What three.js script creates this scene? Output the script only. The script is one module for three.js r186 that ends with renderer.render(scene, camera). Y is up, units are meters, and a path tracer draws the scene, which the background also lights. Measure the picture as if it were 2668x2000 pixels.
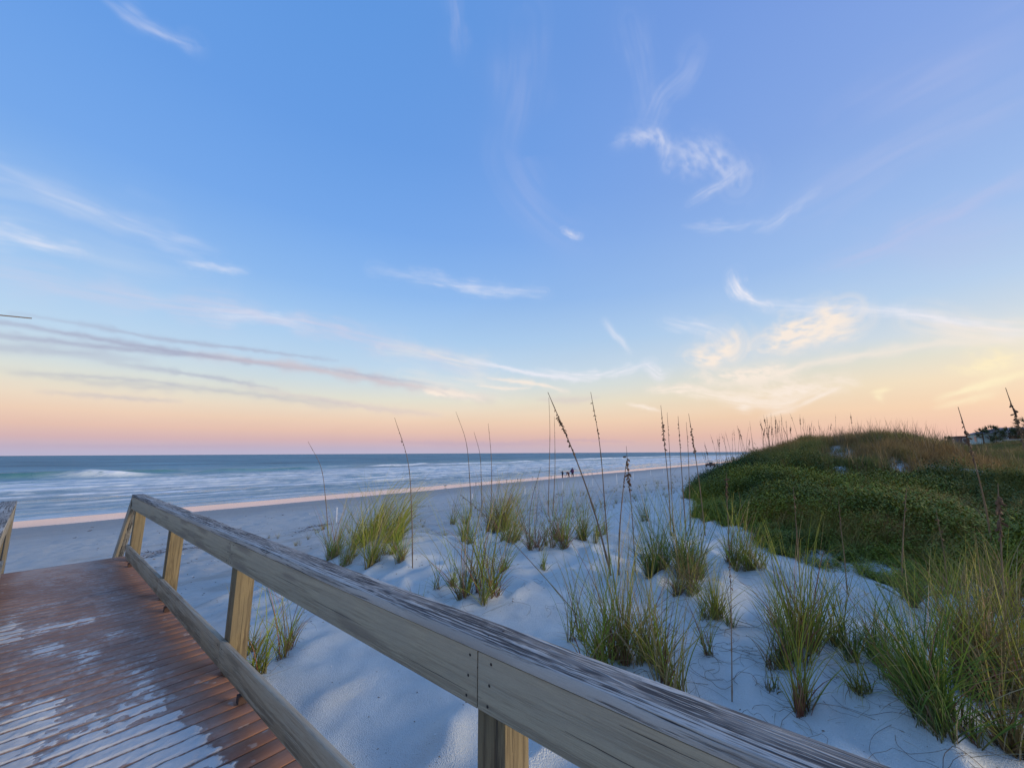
import * as THREE from 'three';
import { mergeGeometries, toCreasedNormals } from 'three/addons/utils/BufferGeometryUtils.js';
import { MarchingCubes } from 'three/addons/objects/MarchingCubes.js';

const scene = new THREE.Scene();
const D2R = Math.PI / 180;
// ---------- camera: eye 1.7 m above the boardwalk, 5.2 m above the sea; the boardwalk runs along -z ----------
const camera = new THREE.PerspectiveCamera(88.86, 1024 / 767, 0.05, 40000);
camera.rotation.order = 'YXZ';
camera.position.set(0, 5.2, 0);
camera.rotation.set(10 * D2R, -50 * D2R, -0.3 * D2R);
camera.updateMatrixWorld();
scene.add(camera);

const renderer = new THREE.WebGLRenderer({ antialias: true });
renderer.setSize(1024, 767);
renderer.toneMapping = THREE.LinearToneMapping;
renderer.toneMappingExposure = 1.0;
renderer.shadowMap.enabled = true;

// the last glow of the sun, low over the land behind the viewer
const SUN_AZ = 150, SUN_EL = 12;
const sun = new THREE.DirectionalLight(new THREE.Color().setRGB(1.0, 0.82, 0.56), 3.0);
sun.position.set(Math.sin(SUN_AZ * D2R) * 100 * Math.cos(SUN_EL * D2R), 100 * Math.sin(SUN_EL * D2R), -Math.cos(SUN_AZ * D2R) * 100 * Math.cos(SUN_EL * D2R));
sun.target.position.set(0, 3, 0);
sun.castShadow = true; sun.shadow.radius = 40; sun.shadow.mapSize.set(2048, 2048);
Object.assign(sun.shadow.camera, { left: -60, right: 60, top: 60, bottom: -60, near: 1, far: 400 });
sun.name = 'sun';
scene.add(sun, sun.target);

// ---------- seeded noise ----------
function rng(seed) { let a = seed >>> 0; return () => { a = (a + 0x6D2B79F5) | 0; let t = Math.imul(a ^ (a >>> 15), 1 | a); t = (t + Math.imul(t ^ (t >>> 7), 61 | t)) ^ t; return ((t ^ (t >>> 14)) >>> 0) / 4294967296; }; }
const PERM = (() => { const r = rng(77), p = new Float32Array(65536); for (let i = 0; i < 65536; i++) p[i] = r(); return p; })();
const clamp = (v, a = 0, b = 1) => v < a ? a : v > b ? b : v;
const sstep = (a, b, v) => { const t = clamp((v - a) / (b - a)); return t * t * (3 - 2 * t); };
const lerp = (a, b, t) => a + (b - a) * t;
function vnoise(x, y) {
  const xi = Math.floor(x), yi = Math.floor(y), fx = x - xi, fy = y - yi;
  const u = fx * fx * (3 - 2 * fx), v = fy * fy * (3 - 2 * fy);
  const a = PERM[((xi & 255) << 8) | (yi & 255)], b = PERM[(((xi + 1) & 255) << 8) | (yi & 255)];
  const c = PERM[((xi & 255) << 8) | ((yi + 1) & 255)], d = PERM[(((xi + 1) & 255) << 8) | ((yi + 1) & 255)];
  return (a + (b - a) * u) * (1 - v) + (c + (d - c) * u) * v;
}
function fbm(x, y, o = 4) { let s = 0, a = 0.5, n = 0; for (let i = 0; i < o; i++) { s += a * vnoise(x, y); n += a; x = x * 2.03 + 17.3; y = y * 2.03 + 5.7; a *= 0.5; } return s / n; }
function curve(P, x) {            // smooth monotone interpolation of [x, y] pairs
  if (x <= P[0][0]) return P[0][1];
  for (let i = 1; i < P.length; i++) if (x <= P[i][0]) {
    const [x0, y0] = P[i - 1], [x1, y1] = P[i], h = x1 - x0, t = (x - x0) / h;
    const m = (j) => j <= 0 || j >= P.length - 1 ? 0 : (P[j + 1][1] - P[j - 1][1]) / (P[j + 1][0] - P[j - 1][0]);
    const t2 = t * t, t3 = t2 * t;
    return (2 * t3 - 3 * t2 + 1) * y0 + (t3 - 2 * t2 + t) * h * m(i - 1) + (-2 * t3 + 3 * t2) * y1 + (t3 - t2) * h * m(i);
  }
  return P[P.length - 1][1];
}
// ---------- the land: x runs along the shore, -z towards the sea, water level y = 0 ----------
const SHORE = [[-40, 3.5], [-6, 3.2], [0, 3.1], [5, 2.95], [8, 2.6], [11, 2.1], [14, 1.8], [20, 1.45], [30, 1.0], [44, 0.3], [50, 0.06], [56, -0.12], [80, -0.8], [200, -3], [400, -6]];
const FOOT = [[-10, 70], [-9, 40], [-7.3, 25], [-5, 17.8], [-3, 13], [-1.5, 10.9], [0.5, 9.6], [2, 8.9], [4, 7.6], [7, 6.8], [12, 6.6], [40, 6]];   // [z, x] of the foot of the green dune
const HUMMOCKS = [[6.4, -9.6, 0.7, 2.2], [10.6, -9.0, 0.25, 1.3], [4.2, -6.6, 0.1, 0.9]];
function footDistance(x, z) { return x - curve(FOOT, z) + (fbm(x * 0.55 + 9, z * 0.55, 3) - 0.5) * 2.4 + (fbm(x * 1.7 + 2, z * 1.7, 3) - 0.5) * 1.8; }
function hgt(x, z) {
  const s = -z, wob = (fbm(x * 0.06 + 3, 7.7, 2) - 0.5) * 3 * sstep(3, 12, Math.abs(x - 1)) * sstep(2, 8, s) * (1 - sstep(30, 42, s));
  let y = curve(SHORE, s + wob);
  const gx = x < 29 ? (x - 29) / 8.5 : (x - 29) / 16;
  y += 2.55 * Math.exp(-gx * gx / 2) * sstep(-7.3, -1.3, z) * (1 - 0.92 * sstep(0.8, 8, z));
  y += 1.6 * sstep(40, 80, x) * sstep(-9, 0, z) * (1 - 0.3 * sstep(5, 14, z));
  y += 3.0 * sstep(10, 40, z) * sstep(25, 130, x);
  const veg = sstep(-0.5, 5, x - curve(FOOT, z));
  if (z > -12) y += veg * ((fbm(x * 0.16, z * 0.16, 4) - 0.5) * 1.1 + (fbm(x * 0.5 + 40, z * 0.5, 3) - 0.5) * 0.75);
  for (const [hx, hz, a, r] of HUMMOCKS) { const d2 = ((x - hx) ** 2 + (z - hz) ** 2) / (r * r); if (d2 < 9) y += a * Math.exp(-d2); }
  // wind-worked unevenness of the loose sand, footprints on the beach
  const loose = (1 - sstep(36, 44, s)) * (1 - veg * 0.6);
  if (loose > 0 && Math.abs(x) < 140) {
    y += loose * ((fbm(x * 0.35 + 2, z * 0.35, 3) - 0.5) * 0.22);
    const tread = sstep(8.5, 13, s) * (1 - sstep(26, 36, s)) * (0.35 + 0.65 * sstep(0.4, 0.62, fbm(x * 0.12 + 8, z * 0.25 + 3, 2)));
    y += tread * (fbm(x * 2.2, z * 2.2, 2) - 0.5) * 0.2;
    const near = 1 - sstep(7, 18, Math.hypot(x, z));
    if (near > 0) {                                   // wind has cut ridges that run along the shore
      const w = fbm(x * 0.7 + 4, z * 0.9, 3), a = 0.5 + 0.5 * Math.sin(z * 8.5 + x * 2.2 + w * 13);
      y += near * loose * (0.11 * Math.pow(a, 1.8) * sstep(0.34, 0.6, fbm(x * 0.6 + 30, z * 0.6, 2)) + (fbm(x * 3.1, z * 3.1, 3) - 0.5) * 0.07 + (fbm(x * 1.1 + 9, z * 1.1, 2) - 0.5) * 0.14);
    }
  }
  return y;
}


// ---------- sky: twilight gradient and cirrus, azimuth in degrees from the sea direction, elevation in degrees ----------
const toLin = (c) => { c /= 255; return c <= 0.04045 ? c / 12.92 : Math.pow((c + 0.055) / 1.055, 2.4); };
const S3 = (r, g, b) => [toLin(r), toLin(g), toLin(b)];
const SKY_STOPS = [[0, 184, 181, 208], [0.8, 192, 178, 198], [1.8, 212, 180, 183], [3.0, 229, 193, 178], [4.4, 237, 207, 184], [5.8, 236, 218, 197], [7.4, 226, 224, 210], [9.5, 206, 220, 226], [12, 190, 215, 237], [16, 170, 205, 240], [22, 141, 185, 238], [30, 118, 168, 234], [40, 104, 157, 228], [52, 96, 151, 223], [70, 94, 148, 221], [90, 94, 147, 220]].map(([e, ...c]) => [e, S3(...c)]);
const SKY_WEST = [[0, 220, 184, 172], [2, 232, 189, 168], [4.5, 239, 206, 174], [7, 238, 218, 188], [9.5, 224, 220, 204], [12, 204, 214, 222], [16, 180, 204, 231], [22, 158, 188, 232], [35, 136, 168, 228], [50, 122, 156, 224], [70, 104, 150, 221], [90, 94, 147, 220]].map(([e, ...c]) => [e, S3(...c)]);
function stops(P, e) { for (let i = 1; i < P.length; i++) if (e <= P[i][0]) { const t = (e - P[i - 1][0]) / (P[i][0] - P[i - 1][0]); return [0, 1, 2].map((k) => lerp(P[i - 1][1][k], P[i][1][k], t)); } return P[P.length - 1][1]; }
const CIRRUS = [
  [[[-8.22,15.22],[-4.41,15.84],[3.01,16.15],[16.96,16.9],[31.3,15.44],[45.2,12.24]],0.95,0.42,"p",1],
  [[[11.13,16.24],[16.96,16.9],[21.4,16.4]],0.58,0.3,"w",1],
  [[[-7.7,11.75],[-3.82,11.75],[3.61,11.52],[12.04,11.25],[24.14,10.93]],0.29,0.62,"g",0],
  [[[9.91,11.29],[17.49,11.26],[26.54,10.61],[36.9,9.27],[46.93,7.66]],0.54,0.55,"m",0],
  [[[-3.3,12.7],[2.06,12.77],[6.48,12.49],[15.33,12.64],[25.46,12.33]],0.22,0.45,"g",0],
  [[[-7.49,10.38],[-3.66,10.61],[3.13,10.83],[13.52,11.37]],0.29,0.55,"g",0],
  [[[-7.29,9],[-3.5,9.5],[1.12,9.87],[6.16,9.94]],0.54,0.35,"g",0],
  [[[3.33,9.29],[10.16,9],[18.6,8.14]],0.24,0.42,"g",0],
  [[[14.6,8.13],[22.13,7.26],[31.78,6.09],[39.74,5.38]],0.39,0.35,"m",0],
  [[[-2.57,7.41],[4.07,7.81],[10.3,7.7]],0.22,0.3,"g",0],
  [[[-3.22,7.48],[2.77,7.25],[13.92,7.38],[26.82,6.23]],0.43,0.28,"g",0],
  [[[-0.8,5.95],[4.31,5.85],[9.49,5.9]],0.22,0.25,"g",0],
  [[[21.8,11.47],[31.56,10.4],[38.52,9.87]],0.23,0.3,"g",0],
  [[[37.19,8.84],[40.49,8.2]],0.24,0.8,"c",0],
  [[[38,9.03],[43.55,8.3],[45.8,7.65]],0.41,0.5,"c",0],
  [[[43.19,13.43],[47.49,12.7],[52.64,11.55],[58.29,10.7],[61.6,10.13]],0.3,0.75,"w",0],
  [[[53.79,11.93],[58.31,11.09],[62.73,10.91],[67.05,11.54],[70.21,12.21]],0.51,0.55,"w",1],
  [[[69.17,12.03],[70.14,11.16],[71.09,10.3],[71.99,10.49]],0.6,0.6,"w",1],
  [[[44.66,9.83],[49.2,9.34],[52.61,9.42]],0.19,0.5,"c",0],
  [[[46.35,10.85],[53.76,9.97],[58.23,8.75]],0.3,0.6,"c",0],
  [[[-1.65,41.12],[0.23,41.04],[2.89,41.11],[5.88,41.65]],0.48,0.42,"w",1],
  [[[-8.74,24.12],[-5.72,24.31],[-2.17,24.16],[3.52,23.41],[10.71,23.13]],0.75,0.25,"w",1],
  [[[-8.83,19.06],[-4.13,21.32],[2.36,21.04],[8.77,21.08]],2.6,0.28,"v",1],
  [[[-5.95,19.12],[-3.61,19.39],[-1.95,19.41],[0.18,19.67]],0.5,0.5,"w",1],
  [[[8.06,21.17],[10.91,21.46],[14,21.68]],0.36,0.35,"w",1],
  [[[29.16,24.98],[36.33,24.69],[45.08,23.83],[55.18,23.03]],0.65,0.35,"w",1],
  [[[58.28,31.02],[59.57,30.44],[60.86,30.14]],0.31,0.75,"w",1],
  [[[67.65,40.6],[70.29,40.82],[73.07,40.27],[74.48,38.15],[74.56,36.48]],1.03,0.5,"w",2],
  [[[74.5,38.35],[77.54,37.21],[80.33,35.45],[82.68,33.32],[82.99,32.18]],1.05,0.42,"w",2],
  [[[83.42,33.71],[81.45,32.84],[78.99,32.44],[76.67,31.78]],0.48,0.42,"w",1],
  [[[72.63,41.34],[74.58,43.54],[78.04,44.81],[79.32,46.16]],0.89,0.22,"w",1],
  [[[70.32,51.14],[71.54,46.68],[72.16,42.2]],1.03,0.12,"w",1],
  [[[84.3,26.63],[86.44,26.88],[88.19,27.82],[91.01,28.67]],0.42,0.32,"w",1],
  [[[75.64,29.2],[81.32,27.87],[85.25,27.45]],0.37,0.28,"w",1],
  [[[90.68,20.87],[95.75,21.3],[99.41,22.22],[103.16,23.06],[106.86,23.8]],0.94,0.42,"l",1],
  [[[95.97,22.81],[99.96,20.49],[105.82,20.05]],3.2,0.25,"l",1],
  [[[89.71,27.51],[96.97,29.29],[102.81,29.8],[108.6,29.93]],1.86,0.22,"l",1],
  [[[94.54,34.81],[102.51,35.27],[108.54,34.76]],2.6,0.2,"l",1],
  [[[49.97,43.31],[48.67,39.63],[56.59,31.22],[61.28,28.92]],2.21,0.14,"l",1],
  [[[39.78,55.16],[40.61,52.32],[41.07,49.49]],0.69,0.2,"l",1],
  [[[52.11,52.65],[51.31,46.69],[49.31,41.3]],1.83,0.15,"l",1],
  [[[81.23,22.11],[81.35,20.71],[82.36,19.09],[84.72,17.53]],0.44,0.72,"w",1],
  [[[83.75,18.1],[87.59,16.83],[91.07,15.68],[94.82,14.49]],0.53,0.3,"w",1],
  [[[93.33,15.14],[97.59,13.51],[100.51,11.99],[102.67,10.79],[104.67,10.01]],0.45,0.65,"w",1],
  [[[96.98,13.14],[100.39,11.17],[104.2,9.55]],0.96,0.35,"c",1],
  [[[64.03,18.6],[65.19,16.63],[66.46,15.18],[67.3,13.88]],0.45,0.42,"w",0],
  [[[72.38,17.74],[75.5,16.57],[78.22,15.43],[79.47,14.26]],0.71,0.35,"w",1],
  [[[75.16,12.53],[77.49,12.38],[79.55,12.77],[80.54,13.87]],1,0.6,"c",2],
  [[[78.6,14.63],[79.4,13.53],[78.42,12.67]],1.29,0.3,"c",2],
  [[[83.59,12.7],[85.63,13.08],[87.62,13.88],[89.91,14.76],[92.08,15.57]],1.09,0.72,"c",2],
  [[[86.36,12.73],[88.97,12.87],[91.51,13.77],[92.9,14.32]],0.86,0.42,"c",2],
  [[[89.69,15.91],[90.85,13.91],[92.51,13.77]],0.61,0.3,"c",1],
  [[[69.46,8.6],[74.83,8.36],[77.09,7.79]],0.38,0.55,"c",1],
  [[[75.64,9.68],[79.45,9.33],[83.25,9.42],[86.75,9.46]],0.82,0.5,"c",2],
  [[[76.73,8.82],[80.67,8.48],[84.41,9.05],[87.56,10.04],[92.72,10.34],[98.52,10.45],[104.22,9.71]],0.42,0.36,"c",0],
  [[[73.42,8.56],[77.5,7.26],[81.71,6.22],[85.6,5.69]],0.59,0.55,"c",1],
  [[[81.82,7.41],[85.79,7.51],[89.41,7.57],[90.82,8.06]],0.8,0.48,"c",2],
  [[[81.68,5.98],[85.25,5.95],[87.54,6.66],[89.04,7.4]],0.46,0.45,"c",1],
  [[[86.21,5.19],[88.2,6.15],[90.37,7.12]],0.2,0.6,"c",0],
  [[[92.99,6.24],[94.38,6.49]],0.26,0.55,"y",0],
  [[[93.28,6.08],[93.64,5.34]],0.26,0.5,"y",0],
  [[[90.3,7.91],[92.03,7.27]],0.31,0.3,"c",1],
  [[[66.52,6.71],[68.8,6.19],[70.76,5.53]],0.23,0.6,"c",0],
  [[[82.73,4.25],[85.12,4.81],[86.29,5.18]],0.34,0.35,"c",0],
  [[[97.67,5.14],[100.13,5.86],[102.05,6.49],[104.23,6.99]],0.3,0.72,"y",0],
  [[[98.94,7.89],[100.37,7.58],[101.81,7.95],[103.57,8.14]],0.4,0.55,"y",2],
  [[[100.79,8.86],[101.81,7.95],[102.6,7.28]],0.72,0.4,"y",2],
  [[[97.42,4.28],[100.24,4.93],[101.44,5.33]],0.27,0.4,"y",0],
  [[[31.34,14.65],[39.51,13.76],[46.91,12.25]],0.9,0.25,"c",1],
  [[[34.16,10.8],[42.41,9.4],[49.76,8.04]],1.13,0.22,"c",1],
  [[[53.72,7.73],[59.3,7.5],[62.59,7.79]],0.41,0.3,"m",0],
  [[[32,1.65],[45.3,1.28],[59.1,1.41]],0.29,0.4,"h",0],
  [[[-4.31,0.94],[4.91,0.9],[18.4,1.09]],0.21,0.3,"h",0],
  [[[50.85,1.64],[59.11,1.79],[67,1.43]],0.18,0.35,"h",0]
];
const CLOUD = { w: S3(240, 238, 246), p: S3(212, 208, 228), g: S3(168, 172, 196), m: S3(208, 194, 200), c: S3(251, 236, 222), v: S3(205, 218, 238), l: S3(188, 196, 232), y: S3(254, 238, 200), h: S3(186, 168, 190) };
const SW = 3600, SH = 1800;
const skyData = new Float32Array(SW * SH * 4);
{
  const base = [], west = [];
  for (let j = 0; j < SH; j++) { const el = Math.max(0, (j + 0.5) / SH * 180 - 90); base.push(stops(SKY_STOPS, el)); west.push(stops(SKY_WEST, el)); }
  for (let j = 0; j < SH; j++) {
    const el = (j + 0.5) / SH * 180 - 90;
    for (let i = 0; i < SW; i++) {
      const k = (j * SW + i) * 4, ang = (i + 0.5) / SW * 2 * Math.PI - Math.PI;      // atan2(z, x)
      const az = 90 + ang / D2R, dAz = Math.abs(((az - SUN_AZ + 540) % 360) - 180);
      const wst = sstep(130, 35, dAz), lift = 1 + 0.35 * sstep(80, 0, dAz) * Math.exp(-Math.max(0, el) / 16);
      let n = 1;
      if (el > 0) {
        const h = 1 / (Math.tan(Math.max(el, 3) * D2R) + 0.1), X = Math.cos(ang) * h, Z = Math.sin(ang) * h;
        n = 1 + 0.05 * (fbm(X * 1.6 + 50, Z * 0.7 + 50, 4) - 0.5);
      }
      for (let c = 0; c < 3; c++) skyData[k + c] = lerp(base[j][c], west[j][c], wst) * lift * n;
      skyData[k + 3] = 1;
    }
  }
  // each cirrus streak is a soft brush along a path on the sky sphere, frayed by stretched noise
  CIRRUS.forEach(([pts, w, op, key, fibre], id) => {
    const col = CLOUD[key], reach = w * 3.2;
    // smooth the path
    const cv = new THREE.CatmullRomCurve3(pts.map(([a, e]) => new THREE.Vector3(a, e, 0)), false, 'centripetal');
    const P = cv.getPoints(14), L = [0];
    for (let i = 1; i < P.length; i++) L.push(L[i - 1] + Math.hypot((P[i].x - P[i - 1].x) * Math.cos(P[i].y * D2R), P[i].y - P[i - 1].y));
    const total = L[L.length - 1];
    let a0 = 1e9, a1 = -1e9, e0 = 1e9, e1 = -1e9;
    for (const p of P) { a0 = Math.min(a0, p.x); a1 = Math.max(a1, p.x); e0 = Math.min(e0, p.y); e1 = Math.max(e1, p.y); }
    const cosm = Math.cos(Math.min(80, e1) * D2R);
    a0 -= reach / cosm; a1 += reach / cosm; e0 -= reach; e1 += reach;
    for (let j = Math.max(0, Math.floor((Math.max(e0, 0.2) + 90) / 180 * SH)); j <= Math.min(SH - 1, (e1 + 90) / 180 * SH); j++) {
      const el = (j + 0.5) / SH * 180 - 90, ce = Math.cos(el * D2R);
      for (let ii = Math.floor((a0 - 90 + 180) / 360 * SW); ii <= (a1 - 90 + 180) / 360 * SW; ii++) {
        const az = (ii + 0.5) / SW * 360 - 180 + 90;
        let best = 1e9, bt = 0, bs = 0;
        for (let q = 1; q < P.length; q++) {
          const ax = (P[q - 1].x - az) * ce, ay = P[q - 1].y - el, bx = (P[q].x - az) * ce, by = P[q].y - el, dx = bx - ax, dy = by - ay;
          const t = clamp(-(ax * dx + ay * dy) / (dx * dx + dy * dy + 1e-9)), ex = ax + dx * t, ey = ay + dy * t, dd = ex * ex + ey * ey;
          if (dd < best) { best = dd; bt = lerp(L[q - 1], L[q], t); bs = ex * dy - ey * dx > 0 ? 1 : -1; }
        }
        const d = Math.sqrt(best) * bs, along = bt / total, taper = Math.pow(Math.max(0, Math.sin(Math.PI * clamp(along * 0.92 + 0.04))), 0.6);
        if (Math.abs(d) > reach) continue;
        const wn = 0.55 + 0.9 * vnoise(bt / (w * 3) + id * 13.1, id * 7.7);
        let dn = d / (w * wn * (fibre ? 1.3 : 1)) + (fbm(bt / (w * 2.6) + id * 5, d / w * 0.6 + 20, 3) - 0.5) * (fibre === 0 ? 0.9 : 1.5);
        let dens = Math.exp(-dn * dn) * taper;
        const fr = fibre === 2 ? fbm(bt / (w * 0.9) + id * 3, d / (w * 0.45) + bt / w * 0.6, 4) : fbm(bt / (w * 3.4) + id * 3, d / (w * 0.35), 3);
        dens *= fibre === 0 ? 0.7 + 0.6 * fr : fibre === 1 ? 0.35 + 1.0 * sstep(0.1, 0.9, fr) : 0.3 + 1.3 * sstep(0.15, 0.85, fr);
        const a = clamp(op * (key === 'g' || key === 'm' ? 1.3 : key === 'c' || key === 'y' ? 1.4 : key === 'w' && el > 24 ? 0.62 : 1) * dens, 0, 0.92);
        const k = (j * SW + ((ii + SW * 2) % SW)) * 4;
        for (let c = 0; c < 3; c++) skyData[k + c] = lerp(skyData[k + c], col[c], a);
      }
    }
  });
}
const skyTex = new THREE.DataTexture(skyData, SW, SH, THREE.RGBAFormat, THREE.FloatType);
skyTex.mapping = THREE.EquirectangularReflectionMapping; skyTex.magFilter = THREE.LinearFilter; skyTex.minFilter = THREE.LinearFilter; skyTex.needsUpdate = true;
scene.background = skyTex; scene.environment = skyTex;

// ---------- helpers ----------
const used = new Map();
function numbered(name) { const n = used.get(name) ?? 0; used.set(name, n + 1); return n ? `${name}_${String(n).padStart(3, '0')}` : name; }
function tag(o, label, category, group, kind) { o.userData.label = label; if (category) o.userData.category = category; if (group) o.userData.group = group; if (kind) o.userData.kind = kind; return o; }
function shade(o) { o.traverse((m) => { if (m.isMesh) { m.castShadow = true; m.receiveShadow = true; } }); return o; }
function mesh(name, geo, mat, parent, kind) { const m = new THREE.Mesh(geo, mat); m.name = parent ? name : numbered(name); (parent ?? scene).add(m); if (kind) m.userData.kind = kind; return shade(m); }
function base(name, x = 0, y = 0, z = 0, turn = 0) { const g = new THREE.Group(); g.name = numbered(name); g.position.set(x, y, z); g.rotation.y = turn; scene.add(g); return g; }
function copy(o, x, y, z, turn = 0, s = 1) { const c = o.clone(); c.userData = { ...o.userData }; c.name = numbered(o.name.replace(/_\d{3}$/, '')); c.position.set(x, y, z); c.rotation.y = turn; if (s !== 1) c.scale.setScalar(s); scene.add(c); return c; }
const std = (o) => new THREE.MeshStandardMaterial({ roughness: 0.9, ...o });
const rgb = (r, g, b) => new THREE.Color().setRGB(r, g, b);
function dataTex(w, h, fn, srgb = false) {   // fn(i, j) -> [r, g, b] in 0..1 linear or a grey number
  const d = new Uint8Array(w * h * 4);
  const enc = (v) => { v = clamp(v); return Math.round(255 * (srgb ? (v <= 0.0031308 ? v * 12.92 : 1.055 * Math.pow(v, 1 / 2.4) - 0.055) : v)); };
  for (let j = 0; j < h; j++) for (let i = 0; i < w; i++) { const c = fn(i, j), k = (j * w + i) * 4; if (typeof c === 'number') d[k] = d[k + 1] = d[k + 2] = enc(c); else { d[k] = enc(c[0]); d[k + 1] = enc(c[1]); d[k + 2] = enc(c[2]); } d[k + 3] = 255; }
  const t = new THREE.DataTexture(d, w, h); t.wrapS = t.wrapT = THREE.RepeatWrapping; t.magFilter = THREE.LinearFilter; t.minFilter = THREE.LinearMipmapLinearFilter; t.generateMipmaps = true; if (srgb) t.colorSpace = THREE.SRGBColorSpace; t.needsUpdate = true; return t;
}
const mix3 = (a, b, t) => [lerp(a[0], b[0], t), lerp(a[1], b[1], t), lerp(a[2], b[2], t)];
function tileNoise(i, j, n, cells, o = 4) {   // seamless fbm over an n x n tile
  let s = 0, a = 0.5, tot = 0, c = cells;
  for (let k = 0; k < o; k++) {
    const x = i / n * c, y = j / n * c, xi = Math.floor(x), yi = Math.floor(y), fx = x - xi, fy = y - yi, u = fx * fx * (3 - 2 * fx), v = fy * fy * (3 - 2 * fy);
    const H = (p, q) => PERM[((((p % c) + c) % c + k * 53) & 255) << 8 | ((((q % c) + c) % c + k * 91) & 255)];
    s += a * lerp(lerp(H(xi, yi), H(xi + 1, yi), u), lerp(H(xi, yi + 1), H(xi + 1, yi + 1), u), v); tot += a; a *= 0.55; c *= 2;
  }
  return s / tot;
}

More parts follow.
